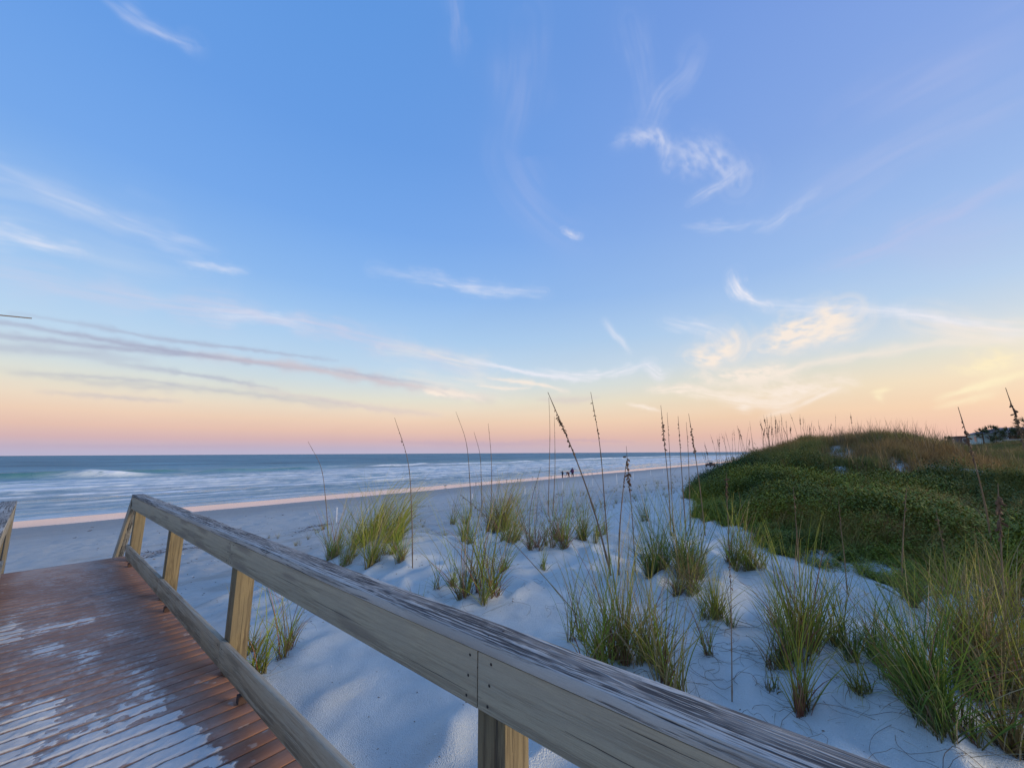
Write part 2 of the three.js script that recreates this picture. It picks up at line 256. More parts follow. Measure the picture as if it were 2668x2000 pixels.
const CLUMPS = [
  [5.75,-9.24,1.16,1.93,420,"olive",0.55,"dense olive grass tuft swept sideways, crowning the low hump above the beach"],
  [4.77,-9.43,0.94,0.81,110,"green",0.2,"green beach grass clump just beyond the handrail, left of the straw-coloured clump"],
  [4.77,-7.85,0.96,0.64,110,"straw",0.15,"straw-coloured beach grass clump with dried base below the dense swept tuft"],
  [5.06,-7.35,0.63,0.71,60,"green",0.2,"thin green beach grass clump right of the straw-coloured clump"],
  [13.4,-14.82,1.39,1.67,90,"green",0.1,"small green grass clump left of the fuzzy brown tuft"],
  [9.62,-8.68,1.33,1.57,330,"brown",0.35,"fuzzy brown-olive grass tuft on a hump, crossed by a fallen stalk"],
  [4.33,-4.25,1.04,1.04,170,"mixed",0.05,"tall green and rust grass clump in the middle of the sand, above the handrail"],
  [6.17,-4.55,0.39,0.32,26,"green",0,"tiny green grass shoot right of the fallen stalk"],
  [7.69,-5.47,1.18,1.48,170,"rust",0.1,"grass clump with a thick rusty brown heart below the two thin upright stalks"],
  [8.73,-5.36,0.99,0.94,70,"green",-0.1,"loose green grass clump between the rusty-hearted clump and the tallest leaning stalk"],
  [8.74,-5,0.83,0.74,80,"olive",0.35,"yellow-green grass clump leaning right at the foot of the tallest leaning stalk"],
  [12.26,-4.94,0.88,0.59,40,"green",0,"small lone grass clump standing on bare white sand"],
  [6.62,-2.26,0.9,1.13,300,"dark",0.05,"big dark green grass clump at the foot of five tall stalks"],
  [7.9,-1.63,0.81,0.72,150,"green",0.1,"upright green grass clump on white sand in front of the leafy dune"],
  [4.2,-5,0.53,0.94,60,"green",0.15,"thin arching grass clump between the handrail and the tall rust grass clump"],
  [4.16,-2.55,0.65,0.3,34,"green",0.05,"slender upright grass clump left of the tall golden clump"],
  [3.99,-1.96,0.88,0.5,130,"gold",0.08,"tall golden grass clump rising behind the handrail at the foot of the thick dry stalks"],
  [3.82,-1.41,0.64,0.5,110,"gold",0,"golden-green grass clump hard against the handrail, right of the tallest golden one"],
  [4.57,-1.25,0.42,0.23,24,"green",-0.2,"thin V-shaped grass shoot between the golden clump and the large mixed clump"],
  [5.96,-1.89,0.47,0.58,150,"brown",0.3,"brown matted grass clump right below the big dark green clump"],
  [5.48,-1.44,0.51,0.51,120,"olive",0.2,"yellow-green grass clump downhill of the brown matted clump"],
  [5.68,-0.92,0.62,0.35,26,"green",-0.1,"sparse tall grass shoot standing alone on white sand"],
  [4.97,-0.55,0.81,0.66,190,"mixed",0.1,"large mixed green and brown grass clump in the middle of the sand slope"],
  [4.13,-0.52,0.6,0.33,50,"rootred",0.15,"grass clump with bare reddish roots nearest the handrail"],
  [5.36,-0.17,0.63,0.48,50,"dark",0,"dark wiry grass clump right of the large mixed clump"],
  [5.52,0.04,0.48,0.82,110,"dark",0.1,"dark blue-green spreading grass clump in front of the bright leafy bush"],
  [4.37,0.29,0.71,0.71,230,"dark",-0.05,"large fountain-shaped green grass clump nearest the lower right corner"],
  [4.57,-0.12,0.34,0.53,50,"olive",-0.4,"arching yellow grass clump left of the large fountain-shaped clump"],
  [5.21,0.69,0.74,0.8,330,"brown",0.1,"tall brown-olive grass thicket at the right edge of the view"],
  [6.68,0.95,0.56,0.72,240,"olive",-0.1,"tall yellow-green grass thicket behind the brown one at the right edge"],
  [4.63,0.66,0.48,0.59,160,"brown",0.1,"brownish grass clump in the lower right corner"],
  [1.72,-4.64,0.57,0.45,40,"green",0.2,"sparse green grass clump under the handrail beside the second post"],
  [2.1,-5.07,0.69,0.48,36,"rust",0.15,"sparse grass clump with rust stems under the handrail"],
  [1.86,-5.46,0.53,0.35,40,"green",0.1,"green grass clump right behind the foot of the second post"],
  [8.29,0.95,0.42,0.78,120,"olive",0.1,"olive grass clump right of the bright leafy bush"],
  [5.05,0.13,0.4,0.56,60,"olive",0.3,"arching yellow-green grass clump between the dark spreading clump and the fountain-shaped one"],
  [4.35,-0.66,0.23,0.36,24,"brown",0.2,"thin brown grass wisps left of the clump with reddish roots"],
  [5.84,0.9,0.65,0.82,260,"brown",0.15,"dense brown grass thicket cut by the right edge, behind the tall brown-olive one"],
  [5.43,0.59,0.5,0.56,140,"olive",-0.2,"yellow-green grass clump between the fountain-shaped clump and the right edge thicket"],
  [7.71,1.32,0.68,0.91,220,"brown",0.1,"brown-olive grass thicket against the dune foot at the right edge"],
  [6.39,0.44,0.37,0.62,50,"green",0.1,"thin green grass clump below the bright leafy bush"],
  [5.16,-9.15,0.86,1,130,"olive",0.35,"leaning yellow-green clump in front of the dense swept tuft"],
  [4.66,-8.65,0.76,0.76,80,"straw",0.2,"straw and green clump beside the handrail, below the leaning yellow-green one"],
  [5.3,-8.09,0.77,0.85,80,"green",0.3,"green clump tucked under the right side of the dense swept tuft"],
  [8.44,-7.17,1.13,1.23,130,"olive",0.3,"olive clump below the fuzzy brown tuft"],
  [7.31,-7.68,0.88,1.08,80,"green",0.2,"loose green clump left of the fuzzy brown tuft"],
  [5.55,-5.08,0.62,0.76,70,"rust",0.1,"rust-stemmed clump between the fuzzy tuft and the tall rust grass clump"],
  [8.64,-5.82,0.87,0.96,80,"green",0.2,"green clump leaning against the right of the rusty-hearted clump"],
  [9.67,-5.19,0.8,0.9,60,"green",0.3,"wispy green clump just right of the thick leaning stalk foot"],
  [6.39,-2.54,0.66,0.66,120,"dark",-0.1,"dark clump joined to the left of the big dark green clump"],
  [6.8,-2,0.65,0.71,140,"green",0.2,"green clump joined to the right of the big dark green clump"],
  [7.8,-1.41,0.57,0.44,60,"olive",0.2,"narrow olive clump right of the upright clump before the dune"],
  [3.63,-2.01,0.61,0.39,80,"green",-0.1,"green clump left of the tall golden clump, close to the handrail"],
  [3.83,-1.64,0.67,0.39,90,"gold",0.1,"golden clump between the tall golden clump and the handrail one"],
  [5.55,-0.41,0.6,0.52,100,"olive",0.15,"yellow-green clump right of the large mixed clump"],
  [4.79,-0.73,0.47,0.4,70,"brown",0.1,"brownish clump left of the large mixed clump foot"],
  [4.67,0.17,0.51,0.51,110,"green",-0.2,"green clump joined to the left of the large fountain-shaped clump"],
  [3.67,-4.79,0.32,0.32,20,"green",0.3,"few short grass blades low beside the handrail"]
];
for (const [x, z, h, w, n] of CLUMPS) if (x > 1.6) HUMMOCKS.push([x, z, 0.03 + 0.045 * Math.min(1, n / 200) * Math.min(1.6, w), 0.12 + w * 0.42]);   // sand heaps up round each clump
// ---------- ground: one sheet of sand from the dunes into the sea ----------
const axis = (lo, hi, fine0, fine1, step, grow, most) => {
  const a = []; for (let v = fine0; v <= fine1 + 1e-6; v += step) a.push(v);
  let st = step, v = fine1; while (v < hi) { st = Math.min(st * grow, most); v += st; a.push(Math.min(v, hi)); }
  st = step; v = fine0; while (v > lo) { st = Math.min(st * grow, most); v -= st; a.unshift(Math.max(v, lo)); }
  return a;
};
function sheet(xs, zs, fy, fuv) {
  const nx = xs.length, nz = zs.length, pos = new Float32Array(nx * nz * 3), uv = new Float32Array(nx * nz * 2), idx = [];
  for (let j = 0; j < nz; j++) for (let i = 0; i < nx; i++) { const k = j * nx + i; pos.set([xs[i], fy(xs[i], zs[j]), zs[j]], k * 3); uv.set(fuv(xs[i], zs[j]), k * 2); }
  for (let j = 0; j < nz - 1; j++) for (let i = 0; i < nx - 1; i++) { const a = j * nx + i, b = a + 1, c = a + nx, d = c + 1; idx.push(a, c, b, b, c, d); }
  const g = new THREE.BufferGeometry(); g.setAttribute('position', new THREE.BufferAttribute(pos, 3)); g.setAttribute('uv', new THREE.BufferAttribute(uv, 2)); g.setIndex(idx); g.computeVertexNormals(); return g;
}
const grain = dataTex(512, 512, (i, j) => { const f = PERM[(i * 7919 + j * 104729) & 65535], n = tileNoise(i, j, 512, 6, 5); const v = 0.86 + 0.16 * (n - 0.5) + 0.12 * (f - 0.5); return [v, v * 0.995, v * 0.985]; }, true);
const sandBump = dataTex(512, 512, (i, j) => 0.75 * tileNoise(i, j, 512, 5, 6) + 0.25 * PERM[(i * 31337 + j * 7717) & 65535]);
const PATCHES = [
  [23.99,-0.42],
  [23.56,0.12],
  [21.86,0.43],
  [20.65,1.31],
  [19.84,-0.24],
  [20.54,2.55],
  [20.13,3.21],
  [19.91,3.79],
  [22.2,4.63],
  [20.54,2.73]
];
const bareAt = (x, z) => { let b = -0.5; PATCHES.forEach((p, k) => { if (!p) return; const D = Math.hypot(p[0], p[1]), R = (k < 5 ? 0.020 : 0.026) * D, ux = p[0] / D, uz = p[1] / D, a = (x - p[0]) * ux + (z - p[1]) * uz, c = -(x - p[0]) * uz + (z - p[1]) * ux; b = Math.max(b, 1.3 - Math.hypot(a / (R * 3.2), c / R)); }); return b + (fbm(x * 0.9, z * 0.9, 3) - 0.5) * 1.3; };
const BEACH = (x, z) => {                                   // colour of the sand: white dune sand, greyer beach with painted footprint shading, damp near the sea
  const s = -z, n = fbm(x * 0.25 + 5, z * 0.9, 4) - 0.5, m = fbm(x * 1.7, z * 1.7, 3) - 0.5;
  let c = mix3([0.715, 0.735, 0.70], [0.55, 0.545, 0.515], sstep(7, 16, s + n * 7));
  c = mix3(c, [0.36, 0.355, 0.34], sstep(27, 41, s + n * 5) * 0.9);
  if (s > 9 && s < 24) c = mix3(c, [0.42, 0.38, 0.33], sstep(0.12, 0.3, fbm(x * 0.5, z * 1.6 + 60, 4) - 0.42) * 0.55);  // shading of footprints painted in as darker patches
  const d = footDistance(x, z);
  if (d > 0 && z > -10) c = mix3(c, [0.15, 0.12, 0.07], sstep(0.2, 2.2, d) * 0.92 * sstep(0.45, 0.1, bareAt(x, z)));
  const v = 1 + m * 0.12; return [c[0] * v, c[1] * v, c[2] * v];
};
{
  const xs = axis(-400, 3000, -1.5, 10, 0.08, 1.015, 90), zs = axis(-420, 900, -13, 2.5, 0.08, 1.019, 60);
  const g = sheet(xs, zs, hgt, (x, z) => [x / 1.6, z / 1.6]);
  const P = g.attributes.position, C = new Float32Array(P.count * 3);
  for (let i = 0; i < P.count; i++) C.set(BEACH(P.getX(i), P.getZ(i)), i * 3);
  g.setAttribute('color', new THREE.BufferAttribute(C, 3));
  const m = mesh('sand_ground', g, std({ map: grain, bumpMap: sandBump, bumpScale: 0.03, vertexColors: true, roughness: 0.95 }));
  tag(m, 'white dune sand sloping down to the grey beach', null, null, 'structure');
}
// the glossy strip that the last wave has left wet
{
  const xs = axis(-300, 3000, -40, 160, 1.0, 1.05, 80), n = 26, zs = []; for (let k = 0; k <= n; k++) zs.push(k / n);
  const edge = (x) => -43.6 + (fbm(x * 0.035 + 11, 2.2, 3) - 0.5) * 3.4 + (fbm(x * 0.4, 8, 2) - 0.5) * 0.5;
  const g = sheet(xs, zs, () => 0, (x, z) => [x / 3, z * 4]);
  const P = g.attributes.position;
  for (let i = 0; i < P.count; i++) { const x = P.getX(i), t = P.getZ(i), z = lerp(edge(x), -56, t); P.setZ(i, z); P.setY(i, hgt(x, z) + 0.006); }
  g.index.array.reverse(); g.computeVertexNormals();
  const m = mesh('wet_sand', g, new THREE.MeshPhysicalMaterial({ color: rgb(0.34, 0.32, 0.30), roughness: 0.2, ior: 1.4, clearcoat: 1, clearcoatRoughness: 0.1 }));
  tag(m, 'smooth wet sand along the waterline mirroring the sky', null, null, 'structure');
}

// ---------- sea ----------
// rollers: [distance offshore, x from, x to, height, front width, back width, foam on crest]
const ROLLERS = [
  [137, -60, 8, 1.9, 2.4, 6, 0.0], [135, 6, 19, 1.7, 2.0, 5, 1.0], [150, 2, 30, 0.8, 2.5, 6, 0.1],
  [140, 30, 62, 1.1, 2.2, 5, 0.1], [152, 60, 86, 0.6, 2.2, 5, 0.25], [146, 84, 118, 0.8, 1.8, 5, 1.0], [142, 110, 190, 0.6, 1.8, 5, 0.9],
  [160, 150, 235, 0.75, 2, 5, 0.3], [150, 205, 330, 0.85, 1.8, 5, 1.0], [158, 330, 520, 0.8, 2, 6, 0.9], [175, -80, 60, 0.5, 4, 7, 0], [190, 60, 260, 0.55, 4, 8, 0], [205, -120, 40, 0.5, 5, 9, 0.0], [230, 10, 300, 0.5, 5, 10, 0],
  [118, -80, 120, 0.34, 1.0, 3, 0.5], [104, -40, 260, 0.36, 0.9, 3, 0.5], [90, -70, 200, 0.36, 0.8, 3, 0.55], [77, -60, 130, 0.36, 0.7, 2.5, 0.5], [70, 20, 240, 0.26, 0.7, 2.2, 0.5], [63.5, -60, 90, 0.30, 0.55, 2.0, 0.2], [58.5, -70, 60, 0.2, 0.45, 1.6, 0.2], [56, 40, 260, 0.17, 0.45, 1.6, 0.5], [54.3, -40, 120, 0.10, 0.3, 1.1, 0.6],
  [111, -70, 300, 0.34, 1.0, 3, 0.7], [97, -60, 200, 0.32, 0.9, 3, 0.7], [83.5, -70, 260, 0.32, 0.8, 2.6, 0.7], [66.5, -60, 150, 0.26, 0.6, 2, 0.6], [125, 150, 600, 0.4, 1, 4, 0.7], [95, 180, 600, 0.4, 1, 4, 0.7],
];
function rollers(x, s) {
  let y = 0, foam = 0, green = 0, trough = 0;
  ROLLERS.forEach(([s0, xa, xb, a, wf, wb, f], id) => {
    if (x < xa - 8 || x > xb + 8 || Math.abs(s - s0) > 34) return;
    const e = sstep(xa - 8, xa + 8, x) * sstep(xb + 8, xb - 8, x);
    const c = s0 + (fbm(x * 0.045 + id * 9.3, id * 3.1, 3) - 0.5) * 7 + (fbm(x * 0.35 + id * 4, id, 2) - 0.5) * 1.1, d = s - c;
    const hgtMod = (0.55 + 0.9 * fbm(x * 0.06 + id * 2.7, id * 1.3 + 4, 2)) * e;
    const pr = d < 0 ? Math.exp(-((d / wf) ** 2)) : Math.exp(-((d / wb) ** 2));
    y += a * hgtMod * pr;
    foam = Math.max(foam, f * e * Math.exp(-1 * (d < 0 ? (d / (wf * 1.5)) ** 2 : (d / (wf * 0.9)) ** 2)) * sstep(0.25, 0.6, fbm(x * 0.13 + id * 5, id + 1.5, 2) + 0.35 * (f > 0.8)));
    trough = Math.max(trough, e * Math.exp(-1 * (((d + wf * 1.5) / (wf * 1.0)) ** 2)));
    if (a > 0.7) green = Math.max(green, e * pr);
  });
  return [y, foam, green, trough];
}
const seaY = (x, z) => {
  const s = -z, [r] = rollers(x, s), calm = sstep(52, 66, s);
  const ch = s < 900 && Math.abs(x) < 900 ? (fbm(x * 0.11 + 3, s * 0.22, 4) - 0.5) * 0.5 * calm * sstep(60, 150, s) + (fbm(x * 0.55, s * 0.9, 3) - 0.5) * 0.14 * calm : 0;
  const swell = 0.16 * Math.sin(s * 0.16 + fbm(x * 0.012, s * 0.01, 2) * 9) * sstep(150, 260, s);
  return 0.02 + r + ch + swell;
};
const U_OF = (x) => (Math.asinh((x - 40) / 90) + 6.2) / 12.4, X_OF = (u) => 40 + 90 * Math.sinh(u * 12.4 - 6.2);
const V_OF = (s) => Math.log(s / 45) / Math.log(26000 / 45), S_OF = (v) => 45 * Math.pow(26000 / 45, v);
{
  const xs = axis(-22000, 24000, -40, 190, 0.7, 1.03, 1500), ss = [];
  for (let s = 49, st = 0.22; s < 26000; s += st) { ss.push(-s); st = s < 160 ? lerp(0.22, 0.6, (s - 49) / 111) : Math.min(st * 1.035, 700); }
  ss.push(-26000); ss.reverse();
  const g = sheet(xs, ss, seaY, (x, z) => [U_OF(x), V_OF(-z)]);
  const P = g.attributes.position, uv1 = new Float32Array(P.count * 2);
  for (let i = 0; i < P.count; i++) { uv1[i * 2] = P.getX(i) / 24; uv1[i * 2 + 1] = P.getZ(i) / 13; }
  g.setAttribute('uv1', new THREE.BufferAttribute(uv1, 2));
  const TW = 2048, TH = 2048, foamMask = new Float32Array(TW * TH), greenMask = new Float32Array(TW * TH);
  for (let j = 0; j < TH; j++) {
    const s = S_OF((j + 0.5) / TH);
    if (s > 620) break;
    for (let i = 0; i < TW; i++) {
      const x = X_OF((i + 0.5) / TW); if (x < -420 || x > 1500) continue;
      const [, f, gr, tr] = rollers(x, s);
      const zone = sstep(55, 68, s) * sstep(134, 112, s + (fbm(x * 0.02, 3, 2) - 0.5) * 26);
      const streak = fbm(x * 0.03 + 20, s * 0.36 + (fbm(x * 0.1, s * 0.1, 2)) * 3, 5), lace = fbm(x * 0.5, s * 1.4, 4);
      let v = zone * sstep(0.46, 0.535, streak * 0.72 + lace * 0.34 + 0.07 * sstep(82, 108, s)) * (0.62 + 0.38 * sstep(0.36, 0.52, lace));
      v *= (1 - 0.9 * tr) * (1 - 0.85 * gr);
      v = Math.max(v, f * sstep(0.2, 0.5, lace + 0.1));
      v = Math.max(v, 0.5 * sstep(56.5, 53, s) * sstep(50.5, 52, s) * sstep(0.46, 0.6, fbm(x * 0.3, s * 1.5 + 9, 4)));
      foamMask[j * TW + i] = clamp(v); greenMask[j * TW + i] = gr;
    }
  }
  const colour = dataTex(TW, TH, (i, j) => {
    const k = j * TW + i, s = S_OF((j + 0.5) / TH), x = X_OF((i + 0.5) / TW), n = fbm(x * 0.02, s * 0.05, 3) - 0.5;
    let c = mix3([0.20, 0.29, 0.34], [0.125, 0.235, 0.285], sstep(80, 170, s));  // paler sandy shallows, with some sky reflection put into the colour
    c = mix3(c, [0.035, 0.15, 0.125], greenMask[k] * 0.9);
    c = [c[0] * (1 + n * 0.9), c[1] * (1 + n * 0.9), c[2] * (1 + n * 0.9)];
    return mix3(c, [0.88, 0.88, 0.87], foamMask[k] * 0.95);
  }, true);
  const rough = dataTex(TW, TH, (i, j) => lerp(lerp(0.15, 0.55, sstep(70, 260, S_OF((j + 0.5) / TH))), 0.88, foamMask[j * TW + i]));
  for (const t of [colour, rough]) { t.wrapS = t.wrapT = THREE.ClampToEdgeWrapping; }
  const hh = (i, j) => 0.6 * tileNoise((i + 1024) % 1024, (j + 1024) % 1024, 1024, 7, 6) + 0.4 * tileNoise((i + 1324) % 1024, (j + 1101) % 1024, 1024, 13, 4);
  const ripple = dataTex(1024, 1024, (i, j) => { const gx = (hh(i + 1, j) - hh(i - 1, j)) * 17, gy = (hh(i, j + 1) - hh(i, j - 1)) * 26, l = Math.hypot(gx, gy, 1); return [0.5 - 0.5 * gx / l, 0.5 - 0.5 * gy / l, 0.5 + 0.5 / l]; });
  ripple.channel = 1;
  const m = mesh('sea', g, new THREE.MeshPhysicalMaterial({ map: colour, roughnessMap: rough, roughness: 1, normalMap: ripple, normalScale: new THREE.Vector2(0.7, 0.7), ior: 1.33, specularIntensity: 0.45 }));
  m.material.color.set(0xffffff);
  tag(m, 'blue-green sea with lines of breaking surf', null, null, 'structure');
}
console.log('sea done');

// ---------- wood ----------
function wood(seed, W, H, o) {                       // W pixels = 4.2 m along the grain, H pixels = the width of the board
  const r = rng(seed), knots = [], cracks = [];
  for (let k = 0; k < (o.knots ?? 0); k++) knots.push([r() * W, (0.15 + 0.7 * r()) * H, (0.6 + 0.8 * r()) * (o.knotSize ?? 10)]);
  for (let k = 0; k < (o.cracks ?? 0); k++) cracks.push([r() * W, r() * H, (0.3 + r()) * W * 0.05, (r() - 0.5) * 0.02]);
  const field = (i, j) => {
    const y = j / H, x = i / W * 42; let warp = (fbm(x * 0.13 + seed, y * 1.6 + seed, 3) - 0.5) * (o.wave ?? 0.2), pale = 0, ring = 0, crack = 0;
    for (const [kx, ky, kr] of knots) { let dx = (i - kx) * 0.5; if (Math.abs(dx) > kr * 9) continue; const dy = j - ky, d = Math.hypot(dx * 0.7, dy); warp += Math.sign(dy || 1) * 0.06 * Math.exp(-((d / (kr * 2.0)) ** 2)); pale = Math.max(pale, Math.exp(-((d / kr) ** 4))); if (d < kr * 1.5) ring = Math.max(ring, (0.5 + 0.5 * Math.sin(d / kr * 11)) * sstep(1.5, 0.9, d / kr)); }
    for (const [cx, cy, cl, sl] of cracks) { const dx = i - cx; if (Math.abs(dx) > cl) continue; const w = 1.5 * (1 - Math.abs(dx) / cl) + 0.2; crack = Math.max(crack, sstep(w + 0.8, w * 0.4, Math.abs(j - cy - dx * sl - 2 * (vnoise(i * 0.05, cy) - 0.5)))); }
    const q = (y + warp) * (o.rings ?? 22), band = 0.68 + 0.42 * sstep(0.35, 0.65, fbm(x * 0.07 + seed, (y + warp) * 3.2 + 5, 3));
    const line = (vnoise(q, x * 0.28 + seed) * 0.5 + vnoise(q * 2.7, x * 0.6 + 9) * 0.32 + vnoise(q * 6.5, x * 2.2 + 4) * 0.36) * band * 1.12;
    return [line, pale, fbm(x * 0.5 + seed * 3, y * 2.2, 4), vnoise(i * 0.7, j * 0.9) * 0.5 + vnoise(i * 0.06, j * 0.9) * 0.5, ring, crack];
  };
  const F = []; for (let j = 0; j < H; j++) for (let i = 0; i < W; i++) F.push(field(i, j));
  const lo = o.lo ?? 0.35, hi = o.hi ?? 0.85;
  const col = dataTex(W, H, (i, j) => {
    const [l, p, b, f, ring, crack] = F[j * W + i];
    let c = mix3(o.light, o.dark, sstep(lo, hi, l));
    c = mix3(c, o.patch, sstep(0.42, 0.68, b) * (o.patchAmt ?? 0.5));
    c = mix3(c, o.knotColour ?? o.dark, p * 0.6); c = mix3(c, o.dark, ring * 0.45); c = mix3(c, [0.02, 0.018, 0.018], crack * 0.9);
    const v = 0.86 + 0.28 * f; return [c[0] * v, c[1] * v, c[2] * v];
  }, true);
  const bump = dataTex(W, H, (i, j) => { const [l, , , f, ring, crack] = F[j * W + i]; return clamp(0.9 - 0.65 * sstep(lo, hi, l) + 0.1 * (f - 0.5) - 0.15 * ring - 0.8 * crack); });
  for (const t of [col, bump]) t.wrapS = t.wrapT = THREE.MirroredRepeatWrapping;
  return { map: col, bumpMap: bump };
}
const woodMat = (t, bs, extra = {}) => std({ ...t, bumpScale: bs, roughness: 0.85, ...extra });
const capWood = woodMat(wood(11, 2048, 256, { light: [0.42, 0.42, 0.405], dark: [0.04, 0.04, 0.045], patch: [0.31, 0.305, 0.295], lo: 0.54, hi: 0.80, rings: 36, wave: 0.10, knots: 9, knotSize: 24, knotColour: [0.48, 0.46, 0.43], patchAmt: 0.55, cracks: 34 }), 0.005);
const sideWood = woodMat(wood(23, 2048, 256, { light: [0.40, 0.345, 0.25], dark: [0.255, 0.215, 0.155], patch: [0.34, 0.30, 0.23], lo: 0.36, hi: 0.95, rings: 26, wave: 0.10, knots: 6, knotSize: 26, knotColour: [0.20, 0.165, 0.14], cracks: 7 }), 0.002);
const kickWood = woodMat(wood(37, 2048, 256, { light: [0.38, 0.34, 0.265], dark: [0.19, 0.155, 0.11], patch: [0.36, 0.29, 0.20], lo: 0.36, hi: 0.9, rings: 16, wave: 0.2, knots: 5, knotSize: 26, cracks: 14 }), 0.002);
const postWood = woodMat(wood(41, 2048, 256, { light: [0.215, 0.17, 0.095], dark: [0.085, 0.062, 0.035], patch: [0.16, 0.13, 0.08], lo: 0.34, hi: 0.85, rings: 12, wave: 0.12, knots: 3, knotSize: 22, cracks: 22 }), 0.003);
const screwMat = std({ color: rgb(0.035, 0.03, 0.03), roughness: 0.6, metalness: 0.4 });
// a board with eased edges along z (or y): cross-section a x b, length l, own piece of the grain
function board(a, b, l, shift = 0, dir = 'z', ease = 0.004, cutA = 0, cutB = 0) {
  const s = new THREE.Shape(), x = a / 2, y = b / 2, e = Math.min(ease, x * 0.45, y * 0.45);
  s.moveTo(-x + e, -y); s.lineTo(x - e, -y); s.quadraticCurveTo(x, -y, x, -y + e); s.lineTo(x, y - e); s.quadraticCurveTo(x, y, x - e, y); s.lineTo(-x + e, y); s.quadraticCurveTo(-x, y, -x, y - e); s.lineTo(-x, -y + e); s.quadraticCurveTo(-x, -y, -x + e, -y);
  let g = new THREE.ExtrudeGeometry(s, { depth: l, bevelEnabled: false, curveSegments: 2, steps: Math.max(1, Math.round(l / 0.5)) }); g.translate(0, 0, -l / 2);
  g = toCreasedNormals(g, 0.6);
  const P = g.attributes.position, N = g.attributes.normal, U = g.attributes.uv, r = rng(Math.round(shift * 1000) + 5), wob = () => 0;
  for (let i = 0; i < P.count; i++) {
    const px = P.getX(i), py = P.getY(i), pz = P.getZ(i), nx = Math.abs(N.getX(i)), ny = Math.abs(N.getY(i)), nz = Math.abs(N.getZ(i));
    if (nz > 0.8) U.setXY(i, shift + px * 1.0, 0.5 + py * 4); else U.setXY(i, (pz + 40) / 4.2 + shift, (ny > nx ? px + a / 2 : py + b / 2 + (N.getX(i) > 0 ? 0.37 : 0.61)) / 0.19 * 0.92 + 0.04);
    if (cutA && pz < 0) P.setZ(i, pz + cutA * py); if (cutB && pz > 0) P.setZ(i, pz + cutB * py);
  }
  if (dir === 'y') g.rotateX(-Math.PI / 2);
  if (dir === 'x') g.rotateY(Math.PI / 2);
  return g;
}
const DECK = 3.49;
const screwGeo = new THREE.SphereGeometry(0.0052, 8, 6); screwGeo.scale(0.35, 1, 1);
function handrail(side, label) {                     // side 1: right of the boardwalk, -1: left; own x = 0 is the inner face
  const o = base('handrail', side > 0 ? 1.12 : -0.125, DECK, 0); tag(o, label, 'handrail');
  const add = (name, geo, mat, x, y, z, parent = o) => { const m = mesh(name, geo, mat, parent); m.position.set(x, y, z); return m; };
  const X = (v) => v * side;
  const posts = side > 0 ? [-9.22, -6.5, -3.97, -1.08, 1.75] : [-9.35, -6.5, -3.97, -1.08, 1.75];
  for (const z of posts) {
    const foot = hgt(o.position.x + X(0.11), z) - 0.5 - DECK, top = 0.81 + 0.185, p = mesh('post', board(0.135, 0.135, top - foot, z * 0.37 + 2, 'y', 0.008), postWood, o);
    p.position.set(X(0.107), (top + foot) / 2, z);
  }
  const joints = side > 0 ? [[-9.46, -4.0], [-3.994, -1.112], [-1.106, 2.1]] : [[-9.6, -4.0], [-3.994, -1.112], [-1.106, 2.1]];
  joints.forEach(([z0, z1], k) => {
    const m = add('side_board', board(0.038, 0.186, z1 - z0, k * 0.71 + (side > 0 ? 0.13 : 0.5)), sideWood, X(0.019), 0.908, (z0 + z1) / 2);
    for (const [end, dz] of [[z1, -0.045], [z0, 0.055]]) for (const dy of [0.07, 0.0, -0.068]) { const s = mesh('screw', screwGeo, screwMat, m); s.position.set(X(-0.0195), dy, end + dz - (z0 + z1) / 2 + dy * 0.12); }
  });
  const caps = side > 0 ? [[-9.46, -3.2], [-3.194, 2.1]] : [[-9.6, -3.2], [-3.194, 2.1]];
  caps.forEach(([z0, z1], k) => {
    const m = add('top_board', board(0.145, 0.042, z1 - z0, k * 0.43 + 0.21, 'z', 0.006), capWood, X(0.068), 1.0245, (z0 + z1) / 2);
    for (const pz of posts) if (pz > z0 && pz < z1) for (const dx of [-0.03, 0.03]) { const s = mesh('screw', screwGeo, screwMat, m); s.rotation.z = Math.PI / 2; s.position.set(dx, 0.0212, pz - (z0 + z1) / 2 + dx * 0.3); }
  });
  const kicks = side > 0 ? [[-9.28, -6.52], [-6.514, -3.99], [-3.984, -1.2], [-1.19, 2.1]] : [[-9.3, -6.5], [-6.49, -3.99], [-3.984, -1.2], [-1.19, 2.1]];
  kicks.forEach(([z0, z1], k) => {
    const m = add('kick_board', board(0.038, 0.186, z1 - z0, k * 0.57 + 0.33, 'z', 0.005, k === 0 ? -0.5 : 0), kickWood, X(0.019), 0.155, (z0 + z1) / 2);
    for (const dz of [-0.05, 0.05]) for (const dy of [0.05, -0.045]) { const s = mesh('screw', screwGeo, screwMat, m); s.position.set(X(-0.0195), dy, (dz < 0 ? z1 : z0) + dz - (z0 + z1) / 2); }
    if (side > 0) add('spacer_block', board(0.05, 0.055, 0.05, k), std({ color: rgb(0.06, 0.035, 0.03) }), X(0.012), 0.03, z0 + 0.55);
  });
  // the rail down the beach steps
  const run = 2.9, ang = Math.atan2(1.0, 1.0), sl = add('stair_rail', board(0.038, 0.15, run, 0.9, 'z', 0.005), sideWood, X(0.019), 0.905 - Math.sin(ang) * run / 2 + 0.02, (side > 0 ? -9.40 : -9.55) - Math.cos(ang) * run / 2); sl.rotation.x = -ang;
  const sc = add('stair_rail_cap', board(0.145, 0.038, run, 0.5, 'z', 0.005), capWood, X(0.068), 0.905 - Math.sin(ang) * run / 2 + 0.095, (side > 0 ? -9.40 : -9.55) - Math.cos(ang) * run / 2 - 0.045); sc.rotation.x = -ang;
  return o;
}
handrail(1, 'weathered grey wooden handrail with posts crossing the whole foreground');
handrail(-1, 'end of a wooden handrail cut off by the left edge of the view');

